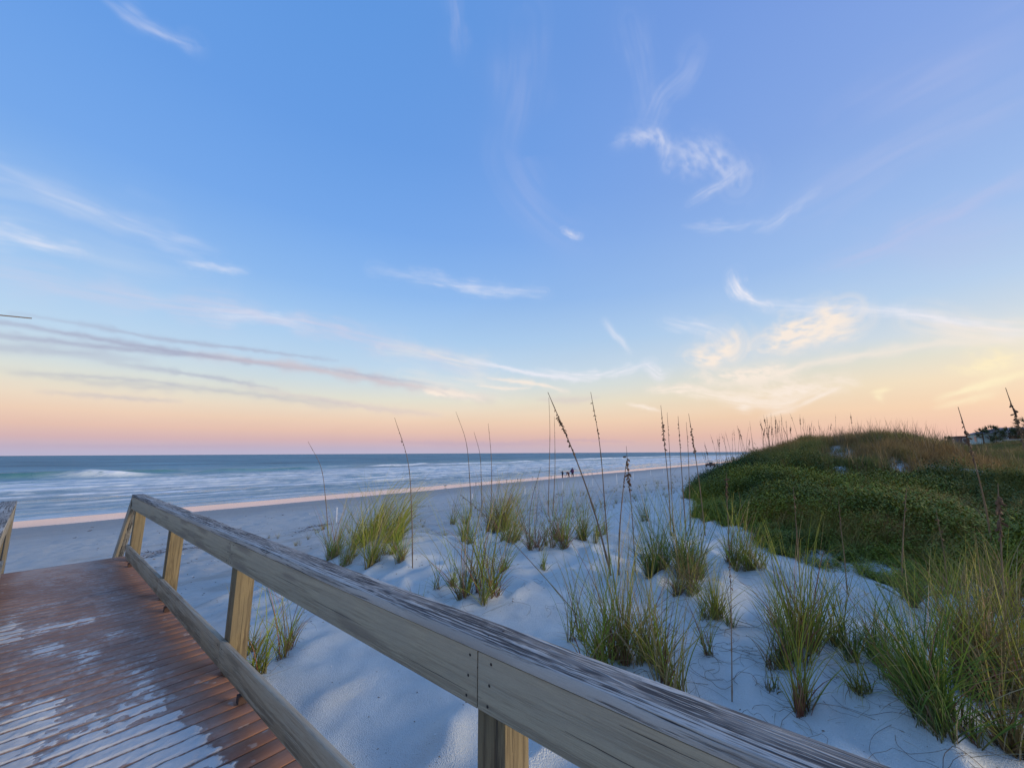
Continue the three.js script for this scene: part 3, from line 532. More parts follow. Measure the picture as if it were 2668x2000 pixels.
// ---------- boardwalk ----------
const PITCH = 0.1368, GAP = 0.013, DX0 = -0.28, DX1 = 1.24;
const sandOnDeck = (x, z) => {                     // > 0 where loose sand lies on the planks
  const k = Math.floor(z / PITCH), e1 = z - k * PITCH - GAP / 2, e2 = (k + 1) * PITCH - GAP / 2 - z, n = fbm(x * 4.2 + 1, z * 3.0, 4), f = fbm(x * 22, z * 26, 3);
  let t = (n - 0.5) * 2.6 + (f - 0.5) * 1.0 - 0.48 + 1.25 * sstep(-4.5, -3.2, z + 1.5 * (0.55 - x));
  const lim = 0.93 - 0.10 * sstep(-2.4, -3.6, z) + (vnoise(k * 3.3, 1.7) - 0.5) * 0.09 + (f - 0.5) * 0.07;
  t -= 3.2 * sstep(lim - 0.03, lim + 0.10, x) + 1.0 * sstep(-0.05, -0.25, x) * sstep(-3, -5, z);
  t -= (0.5 + 1.0 * fbm(x * 3 + k * 5, k * 2.2, 2)) * Math.exp(-((e1 / 0.012) ** 2)) + 0.9 * Math.exp(-((e2 / 0.006) ** 2)) + 1.3 * Math.exp(-((e2 / 0.05) ** 2)) * sstep(0.55, 0.7, fbm(x * 2.2 + k * 1.7, k * 0.9, 3)) * sstep(0.3, 0.8, x);
  return [t, f];
};
const dustAt = (x, z) => {
  const path = sstep(1.06, 0.80, x + (fbm(x * 3, z * 2, 3) - 0.5) * 0.35) * sstep(-0.14, 0.06, x + (fbm(z * 2, 4, 2) - 0.5) * 0.16);
  const n = fbm(x * 7 + 3, z * 5, 5), fine = fbm(x * 40, z * 34, 3);
  return clamp(path * (0.20 + 0.62 * sstep(0.40, 0.80, n * 0.5 + fine * 0.5 + 0.10 * sstep(-6.5, -3.5, z) + 0.25 * sstep(-8.3, -9.5, z))) + sstep(0.74, 0.8, fbm(x * 12 + 7, z * 12, 3)) * 0.7);
};
{
  const deckMap = dataTex(512, 2048, (i, j) => {
    const x = DX0 - 0.02 + (i + 0.5) / 512 * (DX1 - DX0 + 0.04), z = -10 + (j + 0.5) / 2048 * 11.4, pl = Math.floor((z + 20) / PITCH), t = PERM[(pl * 613) & 65535];
    const g = vnoise(x * 9 + pl * 7, z * 260), g2 = fbm(x * 3 + pl * 3, z * 60, 3);
    let c = mix3([0.25, 0.115, 0.07], [0.38, 0.19, 0.12], 0.35 * g + 0.45 * g2 + 0.3 * (t - 0.3));
    c = mix3(c, [0.11, 0.045, 0.03], sstep(0.6, 0.8, fbm(x * 2.2 + pl, z * 2, 3)) * 0.5);
    const thin = z > -7.4 ? sstep(-0.95, 0.12, sandOnDeck(x, z)[0]) * (0.35 + 0.65 * sstep(0.3, 0.62, fbm(x * 60, z * 60, 2))) : 0;
    return mix3(c, [0.52, 0.49, 0.46], Math.max(dustAt(x, z) * 0.5, thin * 0.85));
  }, true);
  deckMap.wrapS = deckMap.wrapT = THREE.ClampToEdgeWrapping;
  const deckMat = std({ map: deckMap, roughness: 0.72, bumpMap: sandBump, bumpScale: 0.0015 });
  deckMat.bumpMap = sandBump.clone(); deckMat.bumpMap.repeat.set(5, 36);
  const o = base('boardwalk', 0, DECK, 0); tag(o, 'reddish brown plank boardwalk dusted with white sand leading to the beach', 'boardwalk');
  const geo = board(PITCH - GAP, 0.055, DX1 - DX0, 0, 'x', 0.0015);
  const n0 = Math.floor(-9.62 / PITCH), n1 = Math.floor(1.3 / PITCH);
  for (let k = n0; k < n1; k++) {
    const g = geo.clone(), zc = (k + 0.5) * PITCH, r = rng(k + 900), P = g.attributes.position, U = g.attributes.uv, xo = (r() - 0.5) * 0.012;
    for (let i = 0; i < P.count; i++) U.setXY(i, (P.getX(i) + (DX0 + DX1) / 2 + xo - DX0 + 0.02) / (DX1 - DX0 + 0.04), (P.getZ(i) + zc + 10) / 11.4);
    const m = mesh('plank', g, deckMat, o); m.position.set((DX0 + DX1) / 2 + xo, -0.0275 + (r() - 0.5) * 0.002, zc); m.rotation.y = (r() - 0.5) * 0.0016;
  }
  for (const x of [-0.2, 0.48, 1.14]) { const m = mesh('joist', board(0.045, 0.19, 11.0, x, 'z'), postWood, o); m.position.set(x, -0.057 - 0.095, -4.15); }
  for (let k = 1; k < 6; k++) { const m = mesh('step', board(1.3, 0.04, 0.26, k, 'z'), deckMat, o); m.position.set(0.48, -0.19 * k, -9.55 - 0.22 * k); }
  // loose sand lying on the planks
  const B = { p: [], i: [], uv: [] }, NX = 150, NZ = 13;
  for (let k = Math.floor(-7.2 / PITCH); k < n1; k++) {
    const z0 = k * PITCH + GAP / 2 + 0.001, z1 = (k + 1) * PITCH - GAP / 2 - 0.001, b0 = B.p.length / 3, T = [];
    for (let j = 0; j <= NZ; j++) for (let i = 0; i <= NX; i++) {
      const x = DX0 + 0.02 + (DX1 - DX0 - 0.06) * i / NX, z = lerp(z0, z1, j / NZ);
      const [t, f] = sandOnDeck(x, z);
      T.push(t); B.p.push(x, DECK + (t > 0 ? 0.0008 + 0.010 * Math.pow(clamp(t * 0.9), 0.8) + 0.004 * (f - 0.4) * clamp(t * 2) : -0.004), z); B.uv.push(x / 0.5, z / 0.5);
    }
    for (let j = 0; j < NZ; j++) for (let i = 0; i < NX; i++) { const a = j * (NX + 1) + i, b = a + 1, c = a + NX + 1, d = c + 1; if (T[a] > 0 || T[b] > 0 || T[c] > 0) B.i.push(b0 + a, b0 + c, b0 + b); if (T[b] > 0 || T[c] > 0 || T[d] > 0) B.i.push(b0 + b, b0 + c, b0 + d); }
  }
  const g = new THREE.BufferGeometry(); g.setAttribute('position', new THREE.Float32BufferAttribute(B.p, 3)); g.setAttribute('uv', new THREE.Float32BufferAttribute(B.uv, 2)); g.setIndex(B.i); g.computeVertexNormals();
  tag(mesh('loose_sand', g, std({ map: grain, bumpMap: sandBump, bumpScale: 0.004, color: rgb(0.74, 0.72, 0.69), roughness: 0.95 })), 'loose white sand lying on the boardwalk planks', 'sand', null, 'stuff');
}
console.log('boardwalk done');

// ---------- grass ----------
const PAL = {   // base, middle, tip of a blade
  green: [[0.20, 0.16, 0.06], [0.165, 0.25, 0.014], [0.30, 0.30, 0.035]], dark: [[0.13, 0.11, 0.05], [0.075, 0.155, 0.014], [0.17, 0.225, 0.03]],
  olive: [[0.18, 0.13, 0.05], [0.27, 0.265, 0.014], [0.36, 0.31, 0.04]], gold: [[0.24, 0.16, 0.06], [0.30, 0.25, 0.07], [0.36, 0.29, 0.11]],
  straw: [[0.26, 0.19, 0.10], [0.36, 0.28, 0.15], [0.40, 0.32, 0.19]], brown: [[0.13, 0.08, 0.04], [0.185, 0.135, 0.045], [0.25, 0.185, 0.075]], rust: [[0.17, 0.06, 0.04], [0.27, 0.105, 0.055], [0.30, 0.17, 0.09]],
};
const TONES = {
  green: [['green', 0.6], ['olive', 0.16], ['straw', 0.14], ['rust', 0.10]], dark: [['dark', 0.6], ['green', 0.18], ['straw', 0.10], ['rust', 0.06], ['brown', 0.06]], olive: [['olive', 0.6], ['green', 0.24], ['straw', 0.1], ['brown', 0.06]],
  gold: [['gold', 0.36], ['green', 0.26], ['olive', 0.12], ['rust', 0.14], ['straw', 0.12]], straw: [['straw', 0.3], ['olive', 0.35], ['green', 0.35]], brown: [['brown', 0.55], ['olive', 0.2], ['dark', 0.12], ['straw', 0.08], ['rust', 0.05]],
  rust: [['rust', 0.28], ['green', 0.45], ['brown', 0.15], ['straw', 0.12]], mixed: [['green', 0.46], ['olive', 0.22], ['rust', 0.14], ['straw', 0.10], ['brown', 0.08]], rootred: [['olive', 0.6], ['green', 0.3], ['rust', 0.1]],
};
const newB = () => ({ p: [], c: [], i: [] });
function blade(B, x, y, z, az, lean, len, w, curl, pal, r, seg = 6, kink = 0) {
  const b0 = B.p.length / 3, side = az + Math.PI / 2 + (r() - 0.5) * 1.6, v = 0.75 + 0.5 * r(), kp = kink ? 1 + Math.floor(r() * (seg - 2)) : -1;
  let th = lean, px = x, py = y, pz = z, a = az; const st = len / seg, sw = (r() - 0.5) * 0.35;
  for (let k = 0; k <= seg; k++) {
    const t = k / seg, ww = w * (t < 0.12 ? 0.75 + 2 * t : Math.pow(1 - t, 0.75) + 0.02) * 0.5, sx = Math.cos(side) * ww, sz = Math.sin(side) * ww;
    B.p.push(px - sx, py, pz - sz, px + sx, py + ww * 0.25, pz + sz);
    const c = t < 0.35 ? mix3(pal[0], pal[1], t / 0.35) : mix3(pal[1], pal[2], (t - 0.35) / 0.65); for (let q = 0; q < 2; q++) B.c.push(c[0] * v, c[1] * v, c[2] * v);
    if (k < seg) { const q = b0 + k * 2; B.i.push(q, q + 1, q + 2, q + 1, q + 3, q + 2); }
    px += Math.sin(th) * Math.sin(a) * st; pz += -Math.sin(th) * Math.cos(a) * st; py += Math.cos(th) * st; th += curl / seg * (0.5 + t); a += sw / seg; if (k === kp) th += kink;
  }
}
function buildB(B) { const g = new THREE.BufferGeometry(); g.setAttribute('position', new THREE.Float32BufferAttribute(B.p, 3)); g.setAttribute('color', new THREE.Float32BufferAttribute(B.c, 3)); g.setIndex(B.i); g.computeVertexNormals(); return g; }
const bladeMat = new THREE.MeshPhysicalMaterial({ vertexColors: true, roughness: 0.75, side: THREE.DoubleSide, transmission: 0.0 });
const WIND = 110 * D2R;                              // blades are combed along the shore
const TYPE_DRY = new Set(['straw', 'brown', 'rust', 'gold']);
function grassClump(x, z, h, w, n, tone, lean, label, seed) {
  const r = rng(seed), o = base('grass_clump', x, hgt(x, z) - 0.02, z); tag(o, label, 'grass', 'clumps of beach grass on the dune sand');
  const asp = 0.75 + 0.6 * r(), ax = r() * 3.1, live = newB(), dry = newB(), shares = TONES[tone], crowns = Math.max(1, Math.round(n / 22)), at = [];
  for (let k = 0; k < crowns; k++) { const a = r() * 6.283, d = Math.sqrt(r()) * w * 0.27; at.push([Math.cos(a + ax) * d * asp, Math.sin(a + ax) * d / asp, 0.45 + 0.75 * r() * (1 - 0.35 * d / (w * 0.27))]); }
  n = Math.round(n * 1.6); h *= 1.1;
  for (let k = 0; k < n; k++) {
    let q = r(), pal = shares[0][0]; for (const [p, s] of shares) { pal = p; if ((q -= s) < 0) break; }
    const c = at[Math.floor(r() * crowns)], bx = c[0] + (r() - 0.5) * 0.10, bz = c[1] + (r() - 0.5) * 0.10, by = hgt(x + bx, z + bz) - hgt(x, z), isDry = TYPE_DRY.has(pal) && pal !== 'gold';
    const out = r() * 6.283, az = lean > 0 ? out : out, long = r() < 0.18, L = h * (long ? 1.3 + 0.35 * r() : c[2] * (0.45 + 0.8 * r()) * 1.15), spread = clamp(w / h * 0.42, 0.1, 0.9);
    let a = az, le = Math.pow(r(), 1.3) * 0.95 * (0.35 + spread) + 0.03, cu = (0.3 + 1.9 * r() * r()) * (0.6 + spread) * (isDry ? 1.35 : 1);
    if (long) { le *= 0.5; cu *= 0.55; }
    if (r() < Math.abs(lean) * 1.3) { a = (lean > 0 ? WIND : WIND + Math.PI) + (r() - 0.5) * 1.1; cu += Math.abs(lean) * 1.3; le += Math.abs(lean) * 0.25; }
    blade(isDry ? dry : live, bx, by, bz, a, le, L, 0.0055 + 0.005 * r() + h * 0.0028, cu, PAL[pal], r, 7, r() < (isDry ? 0.4 : 0.15) ? 0.9 : 0);
  }
  // spent leaves lying round the crown
  for (let k = 0; k < n * 0.16; k++) { const a = r() * 6.283, d = w * 0.5 * r(), bx = Math.cos(a) * d, bz = Math.sin(a) * d; blade(dry, bx, hgt(x + bx, z + bz) - hgt(x, z) + 0.015, bz, a, 1.15 + 0.3 * r(), h * (0.25 + 0.4 * r()), 0.006, 0.4 * r(), PAL[r() < 0.5 ? 'straw' : 'brown'], r, 5); }
  if (tone === 'rootred') for (let k = 0; k < 14; k++) blade(dry, (r() - 0.5) * 0.04, 0, (r() - 0.5) * 0.04, r() * 6.28, 0.1 + 0.15 * r(), h * 0.45, 0.014, 0.1, PAL.rust, r, 5);
  if (live.i.length) mesh('green_blades', buildB(live), bladeMat, o, 'stuff');
  if (dry.i.length) mesh('dry_blades', buildB(dry), bladeMat, o, 'stuff');
  return o;
}
CLUMPS.forEach(([x, z, h, w, n, tone, lean, label], k) => grassClump(x, z, h, w, n, tone, lean, label, 4000 + k * 17));

// ---------- sea oat stalks ----------
const stemMat = std({ vertexColors: true, roughness: 0.7 });
const seedMat = std({ vertexColors: true, roughness: 0.8, side: THREE.DoubleSide });
function tint(g, c) { const n = g.attributes.position.count, a = new Float32Array(n * 3); for (let i = 0; i < n; i++) a.set(c, i * 3); g.setAttribute('color', new THREE.BufferAttribute(a, 3)); return g; }
function stemGeo(pts, rad) {                         // tapered tube with nodes, straw below, darker above
  const cv = new THREE.CatmullRomCurve3(pts), n = 26, g = new THREE.TubeGeometry(cv, n, 1, 5, false), P = g.attributes.position, C = new Float32Array(P.count * 3), v = new THREE.Vector3();
  for (let i = 0; i < P.count; i++) {
    const t = Math.floor(i / 6) / n, c = cv.getPointAt(t); v.fromBufferAttribute(P, i).sub(c).multiplyScalar(rad * (1 - 0.72 * t) * (Math.floor(i / 6) % 7 === 3 ? 1.35 : 1)).add(c); P.setXYZ(i, v.x, v.y, v.z);
    C.set(mix3([0.28, 0.18, 0.10], [0.20, 0.13, 0.075], clamp(t * 1.3 + 0.3 * (vnoise(t * 9, rad * 900) - 0.5))), i * 3);
  }
  g.setAttribute('color', new THREE.BufferAttribute(C, 3)); g.deleteAttribute('uv'); g.computeVertexNormals(); return [g, cv];
}
function spikelet(L) { const g = new THREE.SphereGeometry(1, 7, 6); g.scale(L * 0.24, L * 0.5, L * 0.09); g.translate(0, -L * 0.5, 0); const P = g.attributes.position; for (let i = 0; i < P.count; i++) { const y = P.getY(i); P.setX(i, P.getX(i) * (1 + 0.25 * Math.sin(y / L * 38))); } g.deleteAttribute('uv'); g.computeVertexNormals(); return g; }
function stalk(pts, rad, seeds, label, seed, group) {
  const r = rng(seed), b = pts[0], o = base('sea_oat_stalk', b[0], b[1] - 0.05, b[2]); tag(o, label, 'sea oats', group);
  const rel = pts.map((p, k) => new THREE.Vector3(p[0] - b[0], p[1] - b[1] + (k ? 0.05 : 0), p[2] - b[2])), [g, cv] = stemGeo(rel, Math.max(rad * 0.82, 0.002)), len = cv.getLength();
  mesh('stem', g, stemMat, o);
  const n = [0, 8, 22, 40][seeds], merged = [];
  for (let k = 0; k < n; k++) {
    const tuft = Math.floor(r() * 5) / 5, t = clamp((seeds === 3 ? 0.66 : 0.74) + (seeds === 3 ? 0.31 : 0.24) * (0.7 * tuft + 0.3 * r() + 0.05 * (r() - 0.5)), 0, 0.99), p = cv.getPointAt(t), L = (seeds === 3 ? 0.033 : 0.022) * (0.7 + 0.6 * r()) * clamp(len / 1.1, 0.7, 1.5), s = spikelet(L), m = new THREE.Matrix4();
    m.makeRotationFromEuler(new THREE.Euler((r() - 0.5) * 1.4, r() * 6.28, (r() - 0.5) * 1.9)); m.setPosition(p.x + (r() - 0.5) * 0.014, p.y, p.z + (r() - 0.5) * 0.014); s.applyMatrix4(m);
    const c = mix3([0.10, 0.05, 0.028], [0.24, 0.15, 0.075], r() * r());
    if (seeds === 3 && !group?.includes('crest')) mesh('spikelet', tint(s, c), seedMat, o); else merged.push(tint(s, c));
    const br = new THREE.CylinderGeometry(0.0007, 0.0009, L * 1.1, 4); br.deleteAttribute('uv'); br.applyMatrix4(m); merged.push(tint(br, c));
  }
  if (merged.length) mesh('seed_head', mergeGeometries(merged), seedMat, o, 'stuff');
  for (let k = 0; k < 2 + (seeds > 1); k++) { const B = newB(), t = 0.12 + 0.4 * r(), p = cv.getPointAt(t); blade(B, p.x, p.y, p.z, r() * 6.28, 0.35 + 0.5 * r(), len * (0.14 + 0.14 * r()), 0.005, 1.6 * r(), PAL[r() < 0.6 ? 'brown' : 'straw'], r, 7); mesh('leaf', buildB(B), bladeMat, o); }
  return o;
}
const STALKS = [
  [[[8.62,1.6,-17.77],[8.32,3.26,-17.67],[8,4.66,-17.67],[7.5,5.74,-17.97]],0.025,1,"thin bare stalk left of the swept grass tuft, leaning left"],
  [[[5.06,2.96,-6.84],[4.9,4.09,-6.73],[4.72,5.06,-6.67],[4.44,5.9,-6.77]],0.015,1,"slender stalk rising in front of the swept grass tuft, bent left"],
  [[[16.26,1.67,-16.71],[15.93,3.71,-16.54],[15.51,5.86,-16.45],[14.92,7.53,-16.69]],0.033,0,"curved bare stalk bending left over the sea horizon"],
  [[[16.92,1.61,-16.51],[16.62,3.68,-16.3],[16.36,5.21,-16.19],[15.99,6.41,-16.3]],0.033,1,"short curved stalk just right of the curved bare one"],
  [[[16.64,1.73,-15.58],[16.42,3.73,-15.29],[16.2,5.21,-15.15],[15.89,6.83,-15.08]],0.032,2,"straight stalk with a narrow seed head above the fuzzy brown tuft"],
  [[[16.72,2.09,-11.73],[16.47,4.25,-11.43],[16.22,6.32,-11.16],[15.97,7.92,-11.01]],0.029,0,"left one of two thin upright stalks above the rusty-hearted clump"],
  [[[16.55,2.14,-11.34],[16.34,4.27,-11],[16.17,5.56,-10.85],[15.97,6.94,-10.71]],0.028,1,"right one of two thin upright stalks above the rusty-hearted clump"],
  [[[6.49,3.16,-3.27],[6.19,4.14,-3.36],[5.87,5.03,-3.49],[5.4,6.21,-3.74]],0.023,3,"tallest thick stalk leaning left with dark clustered seeds near its top"],
  [[[6.44,3.16,-3.26],[6.25,4.18,-3.21],[6.04,5.32,-3.15],[5.82,6.2,-3.16]],0.016,2,"tall straight stalk with scattered seeds right of the thick leaning one"],
  [[[6.45,3.24,-2.83],[6.29,4.21,-2.76],[6.17,4.82,-2.73],[6.08,5.3,-2.7]],0.012,3,"stalk with a few large drooping seeds at its tip"],
  [[[6.44,3.19,-3.12],[6.37,3.81,-3.04],[6.32,4.38,-2.94],[6.28,5.07,-2.8]],0.019,2,"thick dry straw stalk between the two seeded stalks"],
  [[[9.77,3.28,-3.36],[9.58,4.39,-3.27],[9.41,5.27,-3.23],[9.22,6.28,-3.19]],0.018,3,"leftmost of five tall stalks above the big dark green clump"],
  [[[9.82,3.28,-3.32],[9.65,4.38,-3.23],[9.5,5.27,-3.16],[9.35,6.12,-3.1]],0.013,1,"second of five tall stalks above the big dark green clump"],
  [[[10.23,3.23,-3.16],[10.03,4.36,-3.09],[9.88,5.27,-3.03],[9.74,6.05,-2.98]],0.018,2,"third of five tall stalks above the big dark green clump"],
  [[[10.1,3.27,-3.02],[9.93,4.38,-2.91],[9.8,5.27,-2.83],[9.69,5.89,-2.79]],0.014,1,"fourth of five tall stalks above the big dark green clump"],
  [[[10.34,3.26,-2.76],[10.15,4.2,-2.73],[9.93,5.18,-2.72],[9.72,6.09,-2.73]],0.018,3,"rightmost of five tall stalks above the big dark green clump"],
  [[[7.32,3.18,-2.06],[7.27,3.56,-2.02],[7.22,3.87,-1.99],[7.17,4.22,-1.95]],0.01,0,"short bare stalk in front of the leafy dune tip"],
  [[[9.04,3.31,-2],[8.95,3.91,-1.94],[8.88,4.35,-1.91],[8.81,4.8,-1.86]],0.015,3,"yellowish seeded stalk in front of the green leafy dune"],
  [[[7.34,3.18,-0.74],[7.25,3.7,-0.7],[7.17,4.2,-0.67],[7.08,4.7,-0.64]],0.011,1,"straw stalk standing before the leafy dune, left of the taller reddish one"],
  [[[7.69,3.2,-0.22],[7.59,3.72,-0.19],[7.52,4.1,-0.18],[7.44,4.5,-0.16]],0.011,1,"reddish straw stalk standing before the leafy dune"],
  [[[7.59,3.19,-1.06],[7.52,3.49,-1.07],[7.46,3.72,-1.07],[7.4,3.98,-1.08]],0.009,0,"short bare stalk leaning left on white sand before the dune"],
  [[[7.97,3.18,0.36],[7.92,3.65,0.42],[7.87,4.12,0.49],[7.82,4.7,0.59]],0.013,1,"pale straw stalk rising from the bright leafy bush"],
  [[[9.82,3.39,1.57],[9.62,4.28,1.57],[9.37,5.1,1.51],[9.12,5.87,1.42]],0.018,3,"leaning seeded stalk against the evening sky above the far roofs"],
  [[[10.95,3.45,2.23],[10.76,4.59,2.31],[10.51,5.54,2.27],[10.26,6.23,2.17]],0.019,3,"leaning seeded stalk against the sky at the right edge"],
  [[[4.1,3.08,-1],[4.05,3.5,-0.95],[3.98,3.96,-0.9],[3.93,4.31,-0.87]],0.007,1,"reddish upright stalk in front of the sparse tall shoot"],
  [[[7.56,2.95,-5.78],[7.46,3.47,-5.76],[7.41,4.07,-5.66],[7.44,4.89,-5.39]],0.013,1,"thin dry stalk leaning right, left of the two upright stalks"],
  [[[6.61,3.17,1.01],[6.52,3.71,1.06],[6.43,4.33,1.11],[6.33,4.87,1.15]],0.012,3,"reddish brown seeded stalk in the thicket at the right edge"],
  [[[6.29,3.16,0.59],[6.19,3.7,0.63],[6.1,4.17,0.65],[6,4.6,0.64]],0.008,1,"straw stalk above the fountain-shaped clump"]
];
STALKS.forEach(([pts, rad, seeds, label], k) => stalk(pts, rad, seeds, label, 6100 + k * 13, 'tall sea oat stalks in front of the dune'));
const FALLEN = [
  [4.47,4.55,-4.87],
  [4.42,4.4,-4.48],
  [4.56,4,-3.94],
  [4.73,3.5,-3.39],
  [4.78,3.14,-2.95],
  [4.21,3.13,-2.24]
];
{
  const b = FALLEN[FALLEN.length - 1], o = base('fallen_stalk', b[0], b[1], b[2]); tag(o, 'long broken straw stalk lying slanted across the grass clumps', 'sea oats');
  const rel = FALLEN.slice().reverse().map((p) => new THREE.Vector3(p[0] - b[0], p[1] - b[1], p[2] - b[2])), [g, cv] = stemGeo(rel, 0.0085); mesh('stem', g, stemMat, o);
  const r = rng(31), merged = []; for (let k = 0; k < 46; k++) { const p = cv.getPointAt(0.7 + 0.3 * r()), s = spikelet(0.02 * (0.7 + 0.6 * r())), m = new THREE.Matrix4().makeRotationFromEuler(new THREE.Euler((r() - 0.5) * 2, r() * 6, (r() - 0.5) * 2)); m.setPosition(p.x, p.y, p.z); s.applyMatrix4(m); merged.push(tint(s, mix3([0.13, 0.08, 0.04], [0.28, 0.2, 0.1], r()))); }
  mesh('seed_head', mergeGeometries(merged), seedMat, o, 'stuff');
}
// the tip of a dry stalk reaching in from beside the left handrail
{
  stalk([[-1.1, hgt(-1.1, -1.1), -1.1], [-0.9, 4.7, -1.15], [-0.55, 5.33, -1.38], [-0.3, 5.475, -1.47], [-0.12, 5.53, -1.497], [-0.055, 5.533, -1.499]], 0.006, 2, 'dark tip of a dry stalk poking in at the left edge below the clouds', 77);
}
const CREST = [
  [29.48,-7.43,2.2],
  [24.1,-5.84,2.2],
  [24.16,-5.61,2.2],
  [22.25,-4.99,2.2],
  [24.68,-5.11,2.2],
  [24.73,-4.84,2.2],
  [25.17,-4.67,2.09],
  [25.25,-4.23,2.09],
  [25.3,-3.9,2.2],
  [26.16,-3.53,2.18],
  [28.18,-3.55,2.2],
  [24.22,-2.98,2.15],
  [24.23,-2.86,2.2],
  [28.22,-3.18,2.2],
  [28.24,-3.03,2.2],
  [28.25,-2.91,2.02],
  [28.26,-2.78,2.2],
  [27.88,-2.61,2.2],
  [29.49,-2.61,1.44],
  [29.49,-2.53,1.51],
  [29.5,-2.37,1.31],
  [29.13,-2.08,1.97],
  [29.14,-1.93,1.82],
  [29.94,-1.83,1.68],
  [29.95,-1.74,1.09],
  [29.96,-1.53,1.14],
  [29.97,-1.44,1.14],
  [29.97,-1.34,0.87],
  [29.98,-1.09,1.57],
  [38.38,-1.18,1.64],
  [38.39,-0.97,1.61],
  [36.79,-0.8,1.68],
  [36.8,-0.42,2.2],
  [34.4,0.01,1.19],
  [34,0.48,1.97],
  [33.99,0.78,1.11],
  [33.18,1.13,0.97],
  [25.56,1.4,0.61],
  [25.94,1.8,0.54],
  [27.83,3.05,0.69],
  [28.27,-2.73,1.51],
  [24.23,-2.89,1.27],
  [29.95,-1.7,1.53],
  [24.22,-2.94,2.13],
  [26.17,-3.51,1.5],
  [29.97,-1.37,1.12],
  [28.17,-3.58,2.1],
  [29.96,-1.5,0.91],
  [29.48,-2.65,1.85],
  [24.23,-2.88,1.6],
  [28.26,-2.84,2.2],
  [38.38,-1.19,1.61],
  [29.48,-2.67,1.82],
  [28.23,-3.07,1.6],
  [29.49,-2.58,1.21],
  [24.22,-2.96,1.44],
  [38.39,-1.03,1.14],
  [29.96,-1.57,1.25],
  [28.24,-3.01,1.76],
  [29.95,-1.72,1.16],
  [24.22,-2.96,1.54],
  [26.16,-3.58,1.83],
  [29.97,-1.26,1.09],
  [29.96,-1.55,1.41],
  [29.13,-1.96,0.74],
  [29.98,-1.13,1.19],
  [25.23,-4.33,1.82],
  [22.25,-5,2.2],
  [24.73,-4.84,2.2],
  [29.5,-7.34,2.2],
  [29.5,-7.34,2.2],
  [24.71,-4.97,2.15],
  [25.31,-3.86,1.34],
  [25.26,-4.15,1.39],
  [25.16,-4.75,2.2],
  [24.23,-5.27,2.2],
  [25.22,-4.42,2.2],
  [25.24,-4.29,2.04]
];
CREST.forEach(([x, z, h], k) => { const r = rng(7000 + k), y = hgt(x, z), lx = (r() - 0.45) * 0.22 * h, lz = (r() - 0.5) * 0.3 * h; stalk([[x, y, z], [x + lx * 0.2, y + h * 0.35, z + lz * 0.2], [x + lx * 0.55, y + h * 0.7, z + lz * 0.55], [x + lx, y + h, z + lz]], 0.0125, k % 4 === 0 ? 1 : k % 3 === 1 ? 3 : k % 5 === 2 ? 0 : 2, 'thin sea oat stalk standing on the crest of the green dune', 7200 + k * 7, 'sea oats along the dune crest'); });
console.log('stalks done');

// ---------- green cover of the dune ----------
const leafMat = std({ roughness: 0.7, side: THREE.DoubleSide });
function leafyShrub(seed, stems = 11, H0 = 0.30) {        // beach elder shoots: upright stems with paired fleshy leaves
  const r = rng(seed), B = newB();
  for (let s = 0; s < stems; s++) {
    const a = r() * 6.283, d = 0.2 * Math.sqrt(r()), H = H0 * (0.6 + 0.9 * r()), tx = Math.cos(a) * d * 1.7, tz = Math.sin(a) * d * 1.7, n = 12, sv = 0.7 + 0.6 * r(); blade(B, Math.cos(a) * d * 0.5, 0, Math.sin(a) * d * 0.5, Math.atan2(tx, -tz), Math.atan2(Math.hypot(tx, tz) * 0.7, H), H * 1.05, 0.008, 0, [[0.8, 0.6, 0.5], [0.8, 0.7, 0.5], [0.9, 0.8, 0.6]], r, 2);
    for (let k = 0; k < n; k++) {
      const t = (k + 0.5) / n, x = lerp(Math.cos(a) * d * 0.5, tx, t), z = lerp(Math.sin(a) * d * 0.5, tz, t), y = H * t, la = k * 2.4 + r(), L = (0.036 + 0.030 * r()) * (1.15 - 0.4 * t), up = 0.15 + 0.75 * r(), w = L * 0.3, v = sv * (0.7 + 0.6 * r());
      const dx = Math.cos(la), dz = Math.sin(la), b0 = B.p.length / 3;
      B.p.push(x, y, z, x + dx * L * 0.5 - dz * w, y + L * up * 0.6, z + dz * L * 0.5 + dx * w, x + dx * L * 0.5 + dz * w, y + L * up * 0.6, z + dz * L * 0.5 - dx * w, x + dx * L, y + L * up, z + dz * L);
      for (let q = 0; q < 4; q++) B.c.push(v, v, v * 0.9); B.i.push(b0, b0 + 1, b0 + 2, b0 + 1, b0 + 3, b0 + 2);
    }
  }
  return buildB(B);
}
function tuftGeo(seed, n, h, wid = 0.009) { const r = rng(seed), B = newB(), P = [[0.8, 0.8, 0.8], [1, 1, 1], [1.3, 1.25, 1.1]]; for (let k = 0; k < n; k++) blade(B, (r() - 0.5) * 0.3, 0, (r() - 0.5) * 0.3, r() * 6.28, 0.05 + 0.4 * r(), h * (0.5 + 0.6 * r()), wid, 0.3 + 1.1 * r(), P, r, 4); return buildB(B); }
function cover(name, label, category, geo, list) {
  const m = new THREE.InstancedMesh(geo, new THREE.MeshStandardMaterial({ vertexColors: true, roughness: 0.75, side: THREE.DoubleSide }), list.length), M = new THREE.Matrix4(), q = new THREE.Quaternion(), e = new THREE.Euler();
  list.forEach(([x, y, z, s, sy, a, tx, tz, c], k) => { q.setFromEuler(e.set(tx, a, tz)); M.compose(new THREE.Vector3(x, y, z), q, new THREE.Vector3(s, sy, s)); m.setMatrixAt(k, M); m.setColorAt(k, rgb(...c)); });
  m.name = numbered(name); m.castShadow = m.receiveShadow = true; scene.add(m); tag(m, label, category, null, 'stuff');
}
